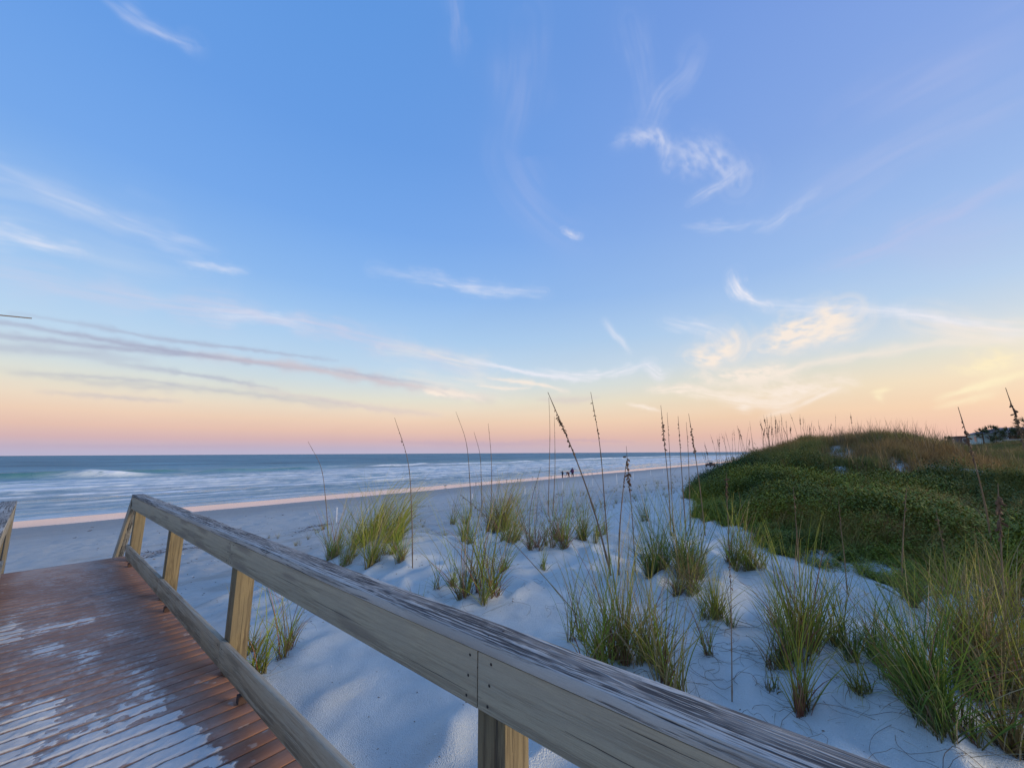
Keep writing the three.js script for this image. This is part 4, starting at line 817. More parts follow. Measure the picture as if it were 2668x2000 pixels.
{
  const r = rng(99), leafy = [], leafy2 = [], grassy = [], dryish = [];
  for (let k = 0; k < 190000; k++) {
    const D = 7 * Math.pow(170 / 7, Math.pow(r(), 1.7)), az = (62 + 52 * r()) * D2R, x = Math.sin(az) * D, z = -Math.cos(az) * D;
    const fd = footDistance(x, z); if (fd < -0.5 || z < -9.4 || (fd < 0 && r() < 0.8)) continue;
    const bare = bareAt(x, z); if (bare > 0.3 && r() > 0.10 + 0.6 * sstep(0.7, 0.3, bare)) continue;
    const patchy = fbm(x * 0.16 + 5, z * 0.16 + 9, 3), hue = fbm(x * 0.4 + 70, z * 0.4, 4), lump = fbm(x * 0.8 + 31, z * 0.8, 3), y = hgt(x, z) - 0.03, sc = (0.7 + 0.6 * r()) * Math.max(0.9, Math.pow(D / 24, 0.75));
    if (lump < 0.38 && r() < 0.75) continue;
    const leafShare = sstep(14, 5, fd) * sstep(7, 2.5, z - 0.05 * x) * (0.62 + 0.9 * patchy) * sstep(5.0, 4.3, y), low = Math.min(1, 1.25 / sc);
    if (r() < leafShare) {
      const g = mix3([0.035, 0.085, 0.010], [0.235, 0.265, 0.018], clamp((hue - 0.5) * 3.0 + 0.26 + 0.4 * (lump - 0.5) + 0.4 * sstep(2.5, 0.2, fd) + (r() - 0.5) * 0.35)), edge = 0.6 + 0.5 * sstep(-0.3, 1.5, fd), tall = edge * (0.55 + 0.75 * sstep(0.32, 0.72, lump));
      (r() < 0.6 ? leafy : leafy2).push([x, y, z, sc * 1.05 * edge, sc * low * tall, r() * 6.28, (r() - 0.5) * 0.5, (r() - 0.5) * 0.5, g]);
    } else if (fd > 0.3) {
      const dryness = clamp(sstep(0.38, 0.62, hue + 0.25 * (patchy - 0.5)) + (r() - 0.5) * 0.6), c = mix3([0.13, 0.15, 0.028], [0.30, 0.185, 0.066], dryness);
      (r() < 0.5 ? grassy : dryish).push([x, y, z, sc * 1.1, sc * low * (0.55 + 0.9 * lump), r() * 6.28, (r() - 0.5) * 0.6, (r() - 0.5) * 0.6, c]);
    }
  }
  cover('dune_shrubs', 'dense leafy green shrub cover on the face of the dune', 'shrubs', leafyShrub(5), leafy);
  cover('dune_shrubs', 'taller leafy shoots standing among the dune shrubs', 'shrubs', leafyShrub(6, 8, 0.36), leafy2);
  cover('dune_grass', 'olive and brown grass cover over the back of the dune', 'grass', tuftGeo(8, 26, 0.62), grassy);
  cover('dune_grass', 'fine tangled dry grass among the dune cover', 'grass', tuftGeo(19, 34, 0.48), dryish);
  // fine grass fringe on the skyline of the dune
  const fringe = [];
  for (let k = 0; k < 900; k++) { const D = 19 + 22 * r(), az = (88 + 14 * r()) * D2R, x = Math.sin(az) * D, z = -Math.cos(az) * D; if (footDistance(x, z) < 3 || bareAt(x, z) > 0.3) continue; fringe.push([x, hgt(x, z), z, 0.7 + 0.4 * r(), 1.3 + 1.3 * r(), r() * 6.28, (r() - 0.5) * 0.2, (r() - 0.5) * 0.2, mix3([0.15, 0.10, 0.05], [0.22, 0.16, 0.085], r())]); }
  cover('crest_grass', 'thin upright dry grass fringe on top of the dune', 'grass', tuftGeo(44, 8, 0.55, 0.02), fringe);
  console.log('cover', leafy.length, leafy2.length, grassy.length, dryish.length, fringe.length);
}
const BUSH = [7.68, 0.45, 0.56, 0.71];
{
  const [x, z, h, w] = BUSH, r = rng(515), o = base('leafy_bush', x, hgt(x, z) - 0.02, z); tag(o, 'bright green feathery bush on the sand at the foot of the dune', 'bush');
  const B = newB(), T = [];
  for (let s = 0; s < 80; s++) {
    const a = r() * 6.283, d = Math.sqrt(r()), tip = new THREE.Vector3(Math.cos(a) * d * w * 0.5, h * (1.02 - 0.5 * d * d) * (0.75 + 0.3 * r()), Math.sin(a) * d * w * 0.5), cv = new THREE.QuadraticBezierCurve3(new THREE.Vector3((r() - 0.5) * 0.08, 0, (r() - 0.5) * 0.08), new THREE.Vector3(tip.x * 0.35, tip.y * 0.65, tip.z * 0.35), tip);
    const tb = new THREE.TubeGeometry(cv, 5, 0.003, 4); tb.deleteAttribute('uv'); T.push(tint(tb, [0.15, 0.12, 0.05]));
    for (let k = 0; k < 34; k++) { const p = cv.getPoint(0.25 + 0.75 * r()), g = mix3([0.15, 0.22, 0.02], [0.34, 0.36, 0.05], r()); blade(B, p.x, p.y, p.z, r() * 6.28, 0.3 + 1.1 * r(), 0.03 + 0.035 * r(), 0.010, 0.4, [g, g, g], r, 2); }
  }
  mesh('foliage', buildB(B), bladeMat, o, 'stuff'); mesh('stems', mergeGeometries(T), stemMat, o);
}
// low green tufts in front of the shrubs
// ---------- dry tangle on the sand ----------
{
  const r = rng(333), B = [], spots = [[4.0, -0.6, 1.0], [4.6, 0.2, 1.0], [3.4, -1.3, 0.7], [5.2, -0.6, 1.0], [3.3, -0.2, 0.8], [4.4, -4.2, 0.9], [4.6, -1.4, 0.7], [5.8, -1.8, 0.9], [4.2, 0.9, 0.9], [6.2, 0.4, 1.0], [7.6, -2.4, 1], [5.4, -3.6, 1], [9, -4.6, 1.2]];
  for (let k = 0; k < 170; k++) {
    const [sx, sz, sr] = spots[Math.floor(r() * spots.length)], x0 = sx + (r() - 0.5) * 1.9 * sr, z0 = sz + (r() - 0.5) * 1.9 * sr; if (x0 < 1.6) continue;
    const pts = [], R = 0.06 + 0.28 * r() * r(), n = 9, sweep = 1.2 + 4 * r(), a0 = r() * 6.28;
    for (let q = 0; q <= n; q++) { const t = q / n, a = a0 + sweep * t, rr = R * (1 + 0.5 * t), x = x0 + Math.cos(a) * rr, z = z0 + Math.sin(a) * rr * 1.1; pts.push(new THREE.Vector3(x, hgt(x, z) + 0.006 + 0.05 * Math.sin(Math.PI * t) * r(), z)); }
    const g = new THREE.TubeGeometry(new THREE.CatmullRomCurve3(pts), 14, 0.0011 + 0.0012 * r(), 3); g.deleteAttribute('uv'); B.push(tint(g, mix3([0.11, 0.075, 0.06], [0.25, 0.19, 0.12], r())));
  }
  tag(mesh('grass_litter', mergeGeometries(B), stemMat), 'curled dry grass strands lying on the white sand', 'litter', null, 'stuff');
}
// ---------- broken shell, twig ends and bits of leaf strewn over the sand ----------
{
  const r = rng(4711), list = [], geo = new THREE.IcosahedronGeometry(0.012, 0); geo.scale(1.6, 0.35, 0.8);
  for (let k = 0; k < 5200; k++) {
    const D = 3 * Math.pow(13, r()), az = (-5 + 105 * r()) * D2R, x = Math.sin(az) * D, z = -Math.cos(az) * D; if (x < 1.5 || footDistance(x, z) > 0.5) continue;
    if (fbm(x * 0.8 + 3, z * 0.8, 3) < 0.5 && r() < 0.8) continue;
    const c = r() < 0.2 ? [0.75, 0.72, 0.66] : mix3([0.06, 0.04, 0.03], [0.26, 0.19, 0.12], r()), sc = (0.22 + 0.7 * r() * r()) * Math.max(1, D / 5); if (D < 6 && r() < 0.5) continue;
    list.push([x, hgt(x, z) + 0.003, z, sc, sc, r() * 6.28, (r() - 0.5) * 0.5, (r() - 0.5) * 0.5, c]);
  }
  geo.setAttribute('color', new THREE.BufferAttribute(new Float32Array(geo.attributes.position.count * 3).fill(1), 3));
  cover('beach_debris', 'fine shell and twig bits scattered over the sand', 'debris', geo, list);
}
// ---------- planted sprigs on the upper beach ----------
{
  const protos = [0, 1, 2, 3, 4].map((k) => { const r = rng(800 + k), B = newB(); for (let q = 0; q < 9 + k * 2; q++) blade(B, (r() - 0.5) * 0.06, 0, (r() - 0.5) * 0.06, r() * 6.28, 0.05 + 0.5 * r(), 0.2 + 0.24 * r(), 0.009, 0.3 + r(), PAL[['straw', 'brown', 'olive', 'brown', 'green'][Math.floor(r() * 5)]], r, 5); return buildB(B); });
  const r = rng(1234); let n = 0;
  for (let i = 0; i < 900 && n < 230; i++) {
    const x = 7 + 95 * Math.pow(r(), 1.3), s = 8.5 + 12.5 * r(), gx = Math.round(x / 0.9) * 0.9 + (r() - 0.5) * 0.5, gz = -(Math.round(s / 0.9) * 0.9 + (r() - 0.5) * 0.5);
    if (gx < 8 && gz > -12) continue; if (footDistance(gx, gz) > -1.5) continue;
    const m = mesh('grass_sprig', protos[Math.floor(r() * 5)], bladeMat); m.position.set(gx, hgt(gx, gz) - 0.01, gz); m.rotation.y = r() * 6.28; m.scale.setScalar(0.75 + 0.6 * r());
    tag(m, 'small dry grass sprig planted on the upper beach', 'grass', 'planted sprigs on the upper beach'); n++;
  }
}
// ---------- white stakes ----------
const STAKES = [
  [11.67,-23.22,0.81],
  [25.71,-26.35,0.42],
  [31.32,-24.68,0.79],
  [37.7,-24.41,0.8],
  [43.61,-23.95,0.79],
  [46.32,-22.04,1.23],
  [56.07,-24.14,0.95],
  [68.5,-26.27,0.93],
  [82.27,-28.82,0.78],
  [15.28,-26.36,0.27]
];
{
  const white = std({ color: rgb(0.80, 0.79, 0.77), roughness: 0.5 });
  const L = ['white stake nearest the boardwalk, standing left of the swept grass tuft', 'short white stake seen through the thin stalks above the fuzzy brown tuft', 'white stake left of the two thin upright stalks', 'white stake just below the walking group', 'leaning white stake right of the thick leaning stalk', 'tallest white stake in the middle of the row', 'white stake right of the tallest stake of the row', 'third farthest white stake of the row', 'farthest small white stake of the row', 'stub of a tilted white stake behind the swept grass tuft'];
  STAKES.forEach(([x, z, h], k) => {
    const o = base('marker_stake', x, hgt(x, z) - 0.1, z, k); tag(o, L[k], 'stake', 'white stakes along the upper beach'); const H = Math.max(h, 0.45) + 0.1;
    const p = mesh('pole', new THREE.CylinderGeometry(0.032, 0.036, H, 10), white, o); p.position.y = H / 2; const c = mesh('cap', new THREE.SphereGeometry(0.04, 10, 6), white, o); c.position.y = H; c.scale.y = 0.6; const b = mesh('collar', new THREE.TorusGeometry(0.036, 0.007, 6, 12), white, o); b.rotation.x = Math.PI / 2; b.position.y = H * 0.86;
    o.rotation.z = [0.03, 0, -0.02, 0.04, -0.2, 0.02, -0.05, 0.03, 0, 0.5][k];
  });
}
// ---------- seaweed ----------
const SEAWEED = [
  [2.25,-20.42],
  [3.19,-20.91],
  [3.57,-21.57],
  [10.19,-22.65],
  [9.15,-21.14],
  [10.5,-22.43],
  [5.05,-22.2],
  [4.26,-20.83],
  [19.16,-25.01],
  [5.15,-20.29]
];
{
  const mat = std({ vertexColors: true, roughness: 0.8, side: THREE.DoubleSide }), L = ['dark seaweed scrap at the far end of the boardwalk', 'dark red seaweed heap behind the first railing post', 'seaweed scrap just beyond the dark red heap', 'thin dark seaweed strand on the beach above the handrail', 'seaweed strand left of the thin dark one above the handrail', 'seaweed strand right of the thin dark one above the handrail', 'seaweed line on the beach between the first two posts', 'small seaweed bits beside the second post', 'dark seaweed strand behind the bare curved stalks', 'seaweed bits above the sand bank beside the handrail'];
  SEAWEED.forEach(([x, z], k) => {
    const r = rng(2200 + k), B = newB(), D = Math.hypot(x, z), S = 0.35 + 0.02 * D; for (let q = 0; q < 60; q++) { const bx = (r() + r() - 1) * S * 1.3, bz = (r() + r() - 1) * S * 0.5, c = mix3([0.035, 0.022, 0.02], [0.10, 0.045, 0.035], r()); blade(B, bx, hgt(x + bx, z + bz) - hgt(x, z) + 0.015, bz, r() * 6.28, 1.1 + 0.4 * r(), 0.12 + 0.2 * r(), 0.025, 0.5 * (r() - 0.5), [c, c, c], r, 4); }
    const m = mesh('seaweed', buildB(B), mat); m.position.set(x, hgt(x, z), z); tag(m, L[k], 'seaweed', 'seaweed washed up on the beach');
  });
}
// ---------- people: bodies meshed from joint capsules ----------
function blob(segs, lo, hi, res, grow = 0) {          // segs: [ax, ay, az, ra, bx, by, bz, rb]
  const mc = new MarchingCubes(res, new THREE.MeshBasicMaterial(), false, false, 60000), size = mc.size, half = size / 2, f = mc.field, k = 0.035;
  const sx = (hi[0] - lo[0]) / 2, sy = (hi[1] - lo[1]) / 2, sz = (hi[2] - lo[2]) / 2, cx = (hi[0] + lo[0]) / 2, cy = (hi[1] + lo[1]) / 2, cz = (hi[2] + lo[2]) / 2;
  for (let z = 0; z < size; z++) for (let y = 0; y < size; y++) for (let x = 0; x < size; x++) {
    const px = cx + (x - half) / half * sx, py = cy + (y - half) / half * sy, pz = cz + (z - half) / half * sz; let d = 9;
    for (const [ax, ay, az, ra, bx, by, bz, rb] of segs) { const ux = bx - ax, uy = by - ay, uz = bz - az, t = clamp(((px - ax) * ux + (py - ay) * uy + (pz - az) * uz) / (ux * ux + uy * uy + uz * uz + 1e-9)), e = Math.hypot(px - ax - ux * t, py - ay - uy * t, pz - az - uz * t) - lerp(ra, rb, t) - grow, h = clamp(0.5 + 0.5 * (d - e) / k); d = lerp(d, e, h) - k * h * (1 - h); }
    f[x + y * size + z * size * size] = -d;
  }
  mc.isolation = 0; mc.update();
  const g = new THREE.BufferGeometry(), n = mc.count, P = mc.positionArray.slice(0, n * 3), N = mc.normalArray.slice(0, n * 3);
  for (let i = 0; i < n; i++) { P[i * 3] = cx + P[i * 3] * sx; P[i * 3 + 1] = cy + P[i * 3 + 1] * sy; P[i * 3 + 2] = cz + P[i * 3 + 2] * sz; }
  g.setAttribute('position', new THREE.BufferAttribute(P, 3)); g.setAttribute('normal', new THREE.BufferAttribute(N, 3)); return g;
}
function person(x, z, turn, H, J, look, label) {      // J: joints in units of the standing height
  const o = base('person', x, hgt(x, z) + 0.004, z, turn); tag(o, label, 'person', 'family at the water edge');
  const S = (a, ra, b, rb) => [...J[a].map((v) => v * H), ra * H, ...J[b].map((v) => v * H), rb * H], lo = [-0.6 * H, -0.02 * H, -0.45 * H], hi = [0.6 * H, 1.06 * H, 0.45 * H];
  const torso = [S('hip', 0.085, 'chest', 0.098), S('chest', 0.095, 'neck', 0.045), S('shL', 0.045, 'shR', 0.045), S('hipL', 0.07, 'hipR', 0.07)], arms = [S('shL', 0.037, 'elL', 0.03), S('elL', 0.03, 'haL', 0.022), S('shR', 0.037, 'elR', 0.03), S('elR', 0.03, 'haR', 0.022)], legs = [S('hipL', 0.058, 'knL', 0.042), S('knL', 0.04, 'anL', 0.027), S('hipR', 0.058, 'knR', 0.042), S('knR', 0.04, 'anR', 0.027)];
  const feet = [S('anL', 0.026, 'toL', 0.02), S('anR', 0.026, 'toR', 0.02)], head = [S('neck', 0.033, 'head', 0.045), S('head', 0.056, 'crown', 0.054), S('head', 0.03, 'nose', 0.012)], hands = [S('haL', 0.022, 'fiL', 0.014), S('haR', 0.022, 'fiR', 0.014)];
  const B = mesh('body', blob([...torso, ...arms, ...legs, ...feet, ...head, ...hands], lo, hi, 60), std({ color: rgb(0.42, 0.24, 0.16) }), o);
  mesh('jacket', blob([...torso, ...arms, ...(look.tail ? [S('hip', 0.06, 'tail', 0.03)] : [])], lo, hi, 60, 0.014 * H), std({ color: rgb(...look.top) }), o);
  mesh('trousers', blob([...legs, S('hipL', 0.07, 'hipR', 0.07)], lo, hi, 60, 0.010 * H), std({ color: rgb(...look.legs) }), o);
  mesh('hair', blob([S('head2', 0.05, 'crown', 0.057)], lo, hi, 60, 0.006 * H), std({ color: rgb(...look.hair) }), o);
  mesh('shoes', blob(feet, lo, hi, 60, 0.008 * H), std({ color: rgb(0.05, 0.045, 0.045) }), o);
  return o;
}
const STAND = { hip: [0, 0.53, 0], chest: [0, 0.72, 0], neck: [0, 0.85, 0], head: [0, 0.92, 0.012], head2: [0, 0.92, -0.02], crown: [0, 0.955, -0.005], nose: [0, 0.915, 0.07], shL: [-0.1, 0.8, 0], shR: [0.1, 0.8, 0], elL: [-0.15, 0.63, 0.02], elR: [0.15, 0.63, 0.02], haL: [-0.15, 0.5, 0.07], haR: [0.15, 0.5, 0.07], fiL: [-0.15, 0.45, 0.09], fiR: [0.15, 0.45, 0.09], hipL: [-0.055, 0.5, 0], hipR: [0.055, 0.5, 0], knL: [-0.06, 0.28, 0.015], knR: [0.06, 0.28, 0.015], anL: [-0.06, 0.04, 0], anR: [0.06, 0.04, 0], toL: [-0.065, 0.02, 0.09], toR: [0.065, 0.02, 0.09], tail: [0.24, 0.62, -0.02] };
const PEOPLE = [
  [68.22,-44.11],
  [69.98,-43.77],
  [70.43,-43.14]
];
{
  const away = (x, z) => Math.atan2(x, z), f = (p) => away(p[0], p[1]);
  person(...PEOPLE[0], f(PEOPLE[0]) + 0.5, 1.30, { ...STAND, elR: [0.2, 0.78, 0.03], haR: [0.3, 0.8, 0.05], fiR: [0.34, 0.81, 0.06], knL: [-0.03, 0.28, 0.03], anL: [-0.03, 0.04, 0.02], toL: [-0.03, 0.02, 0.11] }, { top: [0.012, 0.016, 0.035], legs: [0.010, 0.012, 0.02], hair: [0.02, 0.015, 0.012] }, 'child in dark navy clothes holding one arm out at the water edge');
  person(...PEOPLE[1], f(PEOPLE[1]) + 1.4, 1.45, { ...STAND, hip: [0, 0.52, -0.06], chest: [0, 0.62, 0.12], neck: [0, 0.62, 0.24], head: [0, 0.6, 0.31], head2: [0, 0.63, 0.3], crown: [0, 0.6, 0.35], nose: [0, 0.55, 0.36], shL: [-0.1, 0.6, 0.2], shR: [0.1, 0.6, 0.2], elL: [-0.12, 0.43, 0.24], elR: [0.12, 0.43, 0.24], haL: [-0.1, 0.28, 0.28], haR: [0.1, 0.28, 0.28], fiL: [-0.1, 0.23, 0.29], fiR: [0.1, 0.23, 0.29], knL: [-0.09, 0.27, -0.04], anL: [-0.12, 0.04, -0.14], toL: [-0.13, 0.02, -0.05], knR: [0.07, 0.27, 0.05], anR: [0.07, 0.04, 0.05], toR: [0.07, 0.02, 0.14] }, { top: [0.13, 0.018, 0.022], legs: [0.10, 0.015, 0.02], hair: [0.03, 0.015, 0.012] }, 'child in dark red clothes bending down towards the wet sand');
  person(...PEOPLE[2], f(PEOPLE[2]) + 0.2, 1.80, { ...STAND, elR: [0.2, 0.64, 0.0], haR: [0.27, 0.55, 0.03], fiR: [0.3, 0.52, 0.04], knL: [-0.08, 0.28, 0.0], anL: [-0.13, 0.04, -0.03], toL: [-0.14, 0.02, 0.06] }, { top: [0.075, 0.022, 0.085], legs: [0.012, 0.010, 0.016], hair: [0.012, 0.01, 0.01], tail: true }, 'adult in a purple jacket and black trousers standing at the water edge');
}
// ---------- shore birds ----------
const BIRDS = [
  [56.12,-48.5],
  [58.91,-48.14],
  [60.04,-48.39],
  [66.06,-50],
  [69.29,-47.63],
  [73.22,-46.65],
  [79.55,-47.79],
  [81.46,-47.81],
  [83.33,-47.97],
  [85.38,-47.99],
  [87.49,-48.01],
  [91.45,-48.77],
  [47.02,-47.34],
  [40.1,-46.91]
];
{
  const grey = std({ vertexColors: true, roughness: 0.8 }), B = [];
  const body = new THREE.SphereGeometry(1, 12, 8); body.scale(0.085, 0.075, 0.17); body.rotateX(0.25); body.translate(0, 0.19, 0); B.push(tint(body, [0.42, 0.40, 0.40]));
  const head = new THREE.SphereGeometry(0.047, 10, 8); head.translate(0, 0.285, 0.15); B.push(tint(head, [0.6, 0.58, 0.57])); const neck = new THREE.CylinderGeometry(0.03, 0.05, 0.1, 8); neck.rotateX(0.6); neck.translate(0, 0.24, 0.125); B.push(tint(neck, [0.55, 0.53, 0.52]));
  const bill = new THREE.ConeGeometry(0.012, 0.06, 6); bill.rotateX(Math.PI / 2); bill.translate(0, 0.28, 0.22); const tail = new THREE.ConeGeometry(0.04, 0.12, 6); tail.rotateX(-Math.PI / 2); tail.scale(1, 0.4, 1); tail.translate(0, 0.2, -0.2);
  const wing = (s) => { const w = new THREE.SphereGeometry(1, 10, 6); w.scale(0.03, 0.055, 0.16); w.translate(s * 0.075, 0.205, -0.03); return tint(w, [0.14, 0.14, 0.155]); };
  const proto = base('shore_bird'); tag(proto, 'small shore bird standing on the shining wet sand', 'bird', 'birds along the waterline');
  for (const g of B) g.deleteAttribute('uv'); mesh('body', mergeGeometries(B), grey, proto);
  for (const s of [-1, 1]) { mesh('wing', wing(s), grey, proto); const leg = new THREE.CylinderGeometry(0.006, 0.006, 0.13, 6); leg.translate(s * 0.03, 0.065, 0); mesh('leg', tint(leg, [0.08, 0.06, 0.05]), grey, proto); }
  mesh('bill', tint(bill, [0.08, 0.06, 0.04]), grey, proto); mesh('tail', tint(tail, [0.06, 0.06, 0.07]), grey, proto);
  BIRDS.forEach(([x, z], k) => { const r = rng(60 + k), y = hgt(x, z) + 0.006, t = r() * 6.28; if (k) copy(proto, x, y, z, t, 0.9 + 0.3 * r()); else { proto.position.set(x, y, z); proto.rotation.y = t; } });
}
// ---------- beach buggy ----------
const BUGGY = [124.14, -30.12];
{
  const [x, z] = BUGGY, o = base('beach_buggy', x, hgt(x, z), z, 0.9); tag(o, 'small dark beach buggy on the sand near the water, far down the shore', 'buggy');
  const dark = std({ color: rgb(0.045, 0.02, 0.022), roughness: 0.5 }), black = std({ color: rgb(0.02, 0.02, 0.02) }), steel = std({ color: rgb(0.05, 0.05, 0.055), roughness: 0.5 });
  const sh = new THREE.Shape(); sh.moveTo(-1.25, 0.4); sh.lineTo(1.3, 0.4); sh.lineTo(1.35, 0.72); sh.lineTo(0.55, 0.92); sh.lineTo(0.4, 0.75); sh.lineTo(-0.3, 0.75); sh.lineTo(-0.4, 1.0); sh.lineTo(-1.3, 0.95); sh.closePath();
  const bd = new THREE.ExtrudeGeometry(sh, { depth: 1.2, bevelEnabled: true, bevelSize: 0.05, bevelThickness: 0.05, bevelSegments: 2 }); bd.translate(0, 0, -0.6); mesh('body', bd, dark, o);
  for (const wx of [-0.85, 0.9]) for (const wz of [-0.68, 0.68]) { const w = new THREE.Group(); w.name = 'wheel'; w.position.set(wx, 0.32, wz); o.add(w); mesh('tyre', new THREE.TorusGeometry(0.22, 0.11, 10, 20), black, w); const rim = mesh('rim', new THREE.CylinderGeometry(0.15, 0.15, 0.16, 14), steel, w); rim.rotation.x = Math.PI / 2; }
  for (const wz of [-0.5, 0.5]) mesh('roll_bar', new THREE.TubeGeometry(new THREE.CatmullRomCurve3([[-0.5, 0.9], [-0.45, 1.65], [0.1, 1.7], [0.6, 0.95]].map(([a, b]) => new THREE.Vector3(a, b, wz))), 16, 0.03, 6), steel, o);
  const rf = mesh('roof', board(1.05, 0.05, 0.7, 0, 'x'), dark, o); rf.position.set(-0.15, 1.7, 0);
  const st = mesh('seat', board(1.0, 0.5, 0.12, 0, 'x'), black, o); st.position.set(-0.25, 1.05, 0);
  const sw = mesh('steering_wheel', new THREE.TorusGeometry(0.16, 0.02, 6, 16), black, o); sw.position.set(0.3, 1.1, -0.3); sw.rotation.y = 1.2;
}
// ---------- a dark post on the far beach ----------
{
  const x = 92, z = -13.5, o = base('wooden_post', x, hgt(x, z) - 0.3, z); tag(o, 'dark upright post at the seaward edge of the dune', 'post'); const m = mesh('pole', board(0.26, 0.26, 3.6, 3, 'y', 0.03), std({ color: rgb(0.035, 0.02, 0.022) }), o); m.position.y = 1.8; const c = mesh('cap', new THREE.ConeGeometry(0.22, 0.12, 4), std({ color: rgb(0.03, 0.02, 0.02) }), o); c.position.y = 3.66; c.rotation.y = Math.PI / 4;
}
// ---------- houses and palms beyond the dunes ----------
const at = (azDeg, D) => [Math.sin(azDeg * D2R) * D, -Math.cos(azDeg * D2R) * D];
function house(az, D, y, w, d, hw, rise, turn, wallC, roofC, label, floors = 1) {
  const [x, z] = at(az, D), o = base('beach_house', x, y, z, turn); tag(o, label, 'house');
  const wm = std({ color: rgb(...wallC) }), rm = std({ color: rgb(...roofC) }), gm = std({ color: rgb(0.03, 0.04, 0.05), roughness: 0.15 }), fm = std({ color: rgb(0.7, 0.7, 0.68) });
  const wl = mesh('wall', new THREE.BoxGeometry(w, hw, d), wm, o); wl.position.y = hw / 2;
  if (rise > 0) {
    const e = 0.5, P = [[-w / 2 - e, 0, -d / 2 - e], [w / 2 + e, 0, -d / 2 - e], [w / 2 + e, 0, d / 2 + e], [-w / 2 - e, 0, d / 2 + e], [-w / 2 + d * 0.42, rise, 0], [w / 2 - d * 0.42, rise, 0]], g = new THREE.BufferGeometry();
    g.setAttribute('position', new THREE.Float32BufferAttribute([[0, 4, 5], [0, 5, 1], [3, 2, 5], [3, 5, 4], [0, 3, 4], [1, 5, 2], [0, 1, 2], [0, 2, 3]].flat().map((k) => P[k]).flat(), 3)); g.computeVertexNormals(); const rf = mesh('roof', g, rm, o); rf.position.y = hw + 0.02;
  } else { const rf = mesh('roof', board(w + 0.8, 0.35, d + 0.8, 1, 'z', 0.02), rm, o); rf.position.y = hw + 0.18; }
  const fl = hw / floors, n = Math.max(2, Math.round(w / 3.2));
  for (let f = 0; f < floors; f++) for (const s of [-1, 1]) for (let k = 0; k < n; k++) { const wx = -w / 2 + (k + 0.5) * w / n, wy = f * fl + fl * 0.55, g = new THREE.Group(); g.name = 'window'; g.position.set(wx, wy, s * d / 2); o.add(g); const fr = mesh('frame', new THREE.BoxGeometry(1.5, 1.5, 0.1), fm, g); const pn = mesh('pane', new THREE.BoxGeometry(1.3, 1.3, 0.06), gm, g); pn.position.z = s * 0.04; }
  for (let f = 0; f < floors; f++) for (const s of [-1, 1]) { const g = new THREE.Group(); g.name = 'window'; g.position.set(s * w / 2, f * fl + fl * 0.55, 0); o.add(g); mesh('frame', new THREE.BoxGeometry(0.1, 1.5, 1.7), fm, g); const pn = mesh('pane', new THREE.BoxGeometry(0.06, 1.3, 1.5), gm, g); pn.position.x = s * 0.04; }
  return o;
}
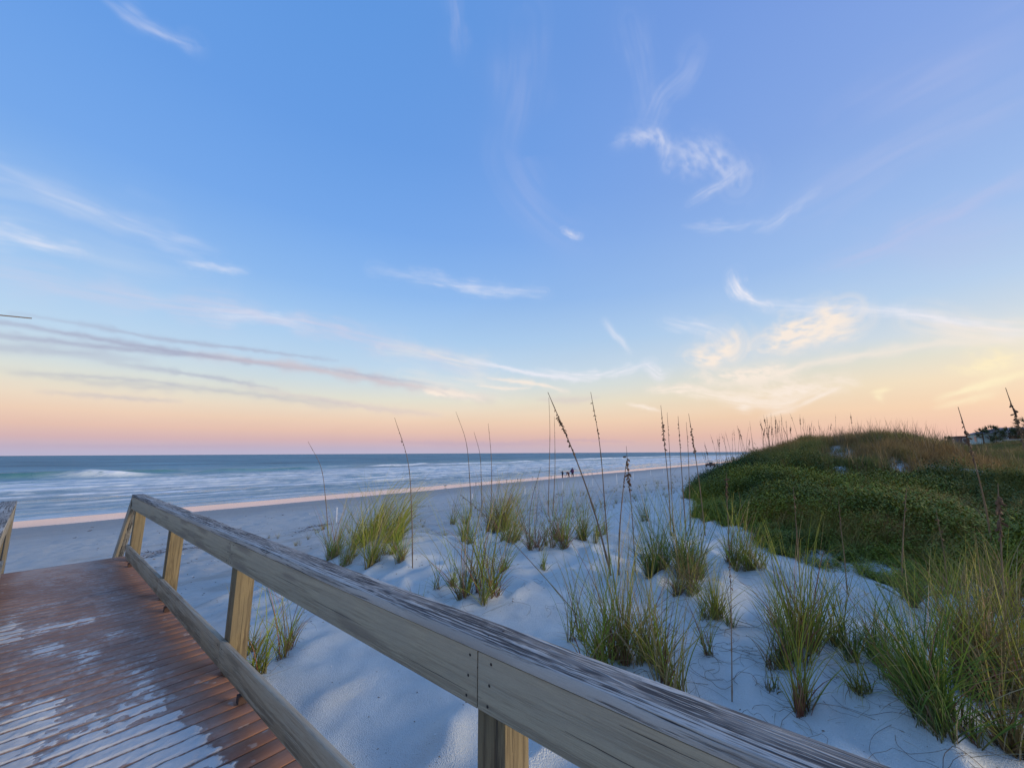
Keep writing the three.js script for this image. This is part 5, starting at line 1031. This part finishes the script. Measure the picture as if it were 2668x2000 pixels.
{
  const gy = (az, D) => { const [x, z] = at(az, D); return hgt(x, z); };
  house(102.2, 165, gy(102.2, 165) - 0.3, 16, 10, 2.8, 1.5, -1.45, [0.46, 0.58, 0.55], [0.20, 0.19, 0.22], 'pale teal house with a grey hipped roof behind the palms at the right edge', 1);
  house(99.4, 215, gy(99.4, 215) - 0.3, 10, 10, 2.6, 0, -1.45, [0.15, 0.10, 0.10], [0.10, 0.06, 0.065], 'long flat-roofed house on the skyline left of the palms', 1);
  house(98.2, 270, gy(98.2, 270) - 0.3, 14, 10, 2.0, 1.2, -1.45, [0.15, 0.10, 0.10], [0.10, 0.06, 0.07], 'low distant house right of the lone palm', 1);
  house(96.6, 330, gy(96.6, 330) - 0.3, 14, 9, 1.8, 1.0, -1.4, [0.15, 0.11, 0.11], [0.10, 0.07, 0.075], 'tiny farthest house on the skyline left of the lone palm', 1);
  // white garden wall in front of the teal house
  const [wx, wz] = at(102.3, 150), wo = base('garden_wall', wx, hgt(wx, wz) - 0.2, wz, -1.45); tag(wo, 'low whitish garden wall in front of the teal house', 'wall'); const wp = mesh('wall_panel', new THREE.BoxGeometry(9, 0.9, 0.3), std({ color: rgb(0.55, 0.58, 0.56) }), wo); wp.position.y = 0.45; const wc = mesh('coping', new THREE.BoxGeometry(9.2, 0.1, 0.42), std({ color: rgb(0.6, 0.6, 0.58) }), wo); wc.position.y = 0.95;
  // palms
  const trunkG = new THREE.CylinderGeometry(0.14, 0.22, 1, 10, 8); { const P = trunkG.attributes.position; for (let i = 0; i < P.count; i++) { const y = P.getY(i) + 0.5, b = 1 + 0.14 * Math.sin(y * 60); P.setXYZ(i, P.getX(i) * b + 0.12 * y * y, y, P.getZ(i) * b); } trunkG.computeVertexNormals(); }
  const crownG = (seed) => {                         // fan palm: many stiff fans held out all round, the lowest hanging and dead
    const r = rng(seed), B = newB();
    for (let f = 0; f < 60; f++) {
      const a = r() * 6.283, e = Math.asin(clamp(-0.75 + 1.75 * r(), -1, 1)), R = 0.55 + 0.25 * r(), hx = Math.cos(a) * Math.cos(e), hz = Math.sin(a) * Math.cos(e), hy = Math.sin(e), az = Math.atan2(hx, -hz), dead = hy < -0.35, lean = Math.acos(hy);
      blade(B, 0, 0, 0, az, lean, R, 0.05, 0, [[0.10, 0.09, 0.04], [0.10, 0.09, 0.04], [0.10, 0.09, 0.04]], r, 2);
      for (let k = 0; k < 12; k++) { const c = mix3(dead ? [0.14, 0.09, 0.05] : [0.04, 0.062, 0.022], dead ? [0.2, 0.14, 0.08] : [0.09, 0.115, 0.04], r()); blade(B, hx * R, hy * R, hz * R, az + (r() - 0.5) * 2.0, clamp(lean + (r() - 0.5) * 1.3, 0.02, 3.1), 0.5 + 0.4 * r(), 0.085, 0.9 * r(), [c, c, c], r, 3); }
    }
    return buildB(B);
  };
  const crowns = [crownG(1), crownG(2), crownG(3)], barkM = std({ color: rgb(0.13, 0.105, 0.085) });
  [[97.75, 190, 3.0, 0.96, 'lone palm standing clear on the skyline'], [96.2, 260, 1.2, 0.80, 'tiny distant palm left of the lone one'], [100.0, 158, 2.8, 1.28, 'leftmost palm of the cluster before the teal house'], [100.55, 160, 3.9, 1.20, 'tallest palm in the middle of the left cluster'], [101.0, 150, 2.0, 1.20, 'shorter palm right of the tallest one'], [101.6, 152, 2.2, 1.28, 'palm directly in front of the teal house'], [102.0, 156, 2.4, 1.28, 'palm before the right half of the teal house'], [102.5, 148, 3.8, 1.44, 'big palm at the right edge of the view'], [100.8, 140, 1.0, 1.04, 'low palm bush at the left end of the garden wall'], [102.35, 152, 1.8, 1.28, 'lower palm left of the big palm at the right edge']].forEach(([az, D, h, s, label], k) => {
    const [x, z] = at(az, D), o = base('palm_tree', x, hgt(x, z) - 0.1, z, k * 1.7); tag(o, label, 'palm', 'palms beyond the dunes');
    const t = mesh('trunk', trunkG, barkM, o); t.scale.set(1, h, 1); const c = mesh('crown', crowns[k % 3], bladeMat, o); c.position.set(0.12, h, 0); c.scale.setScalar(s);
  });
}
renderer.render(scene, camera);
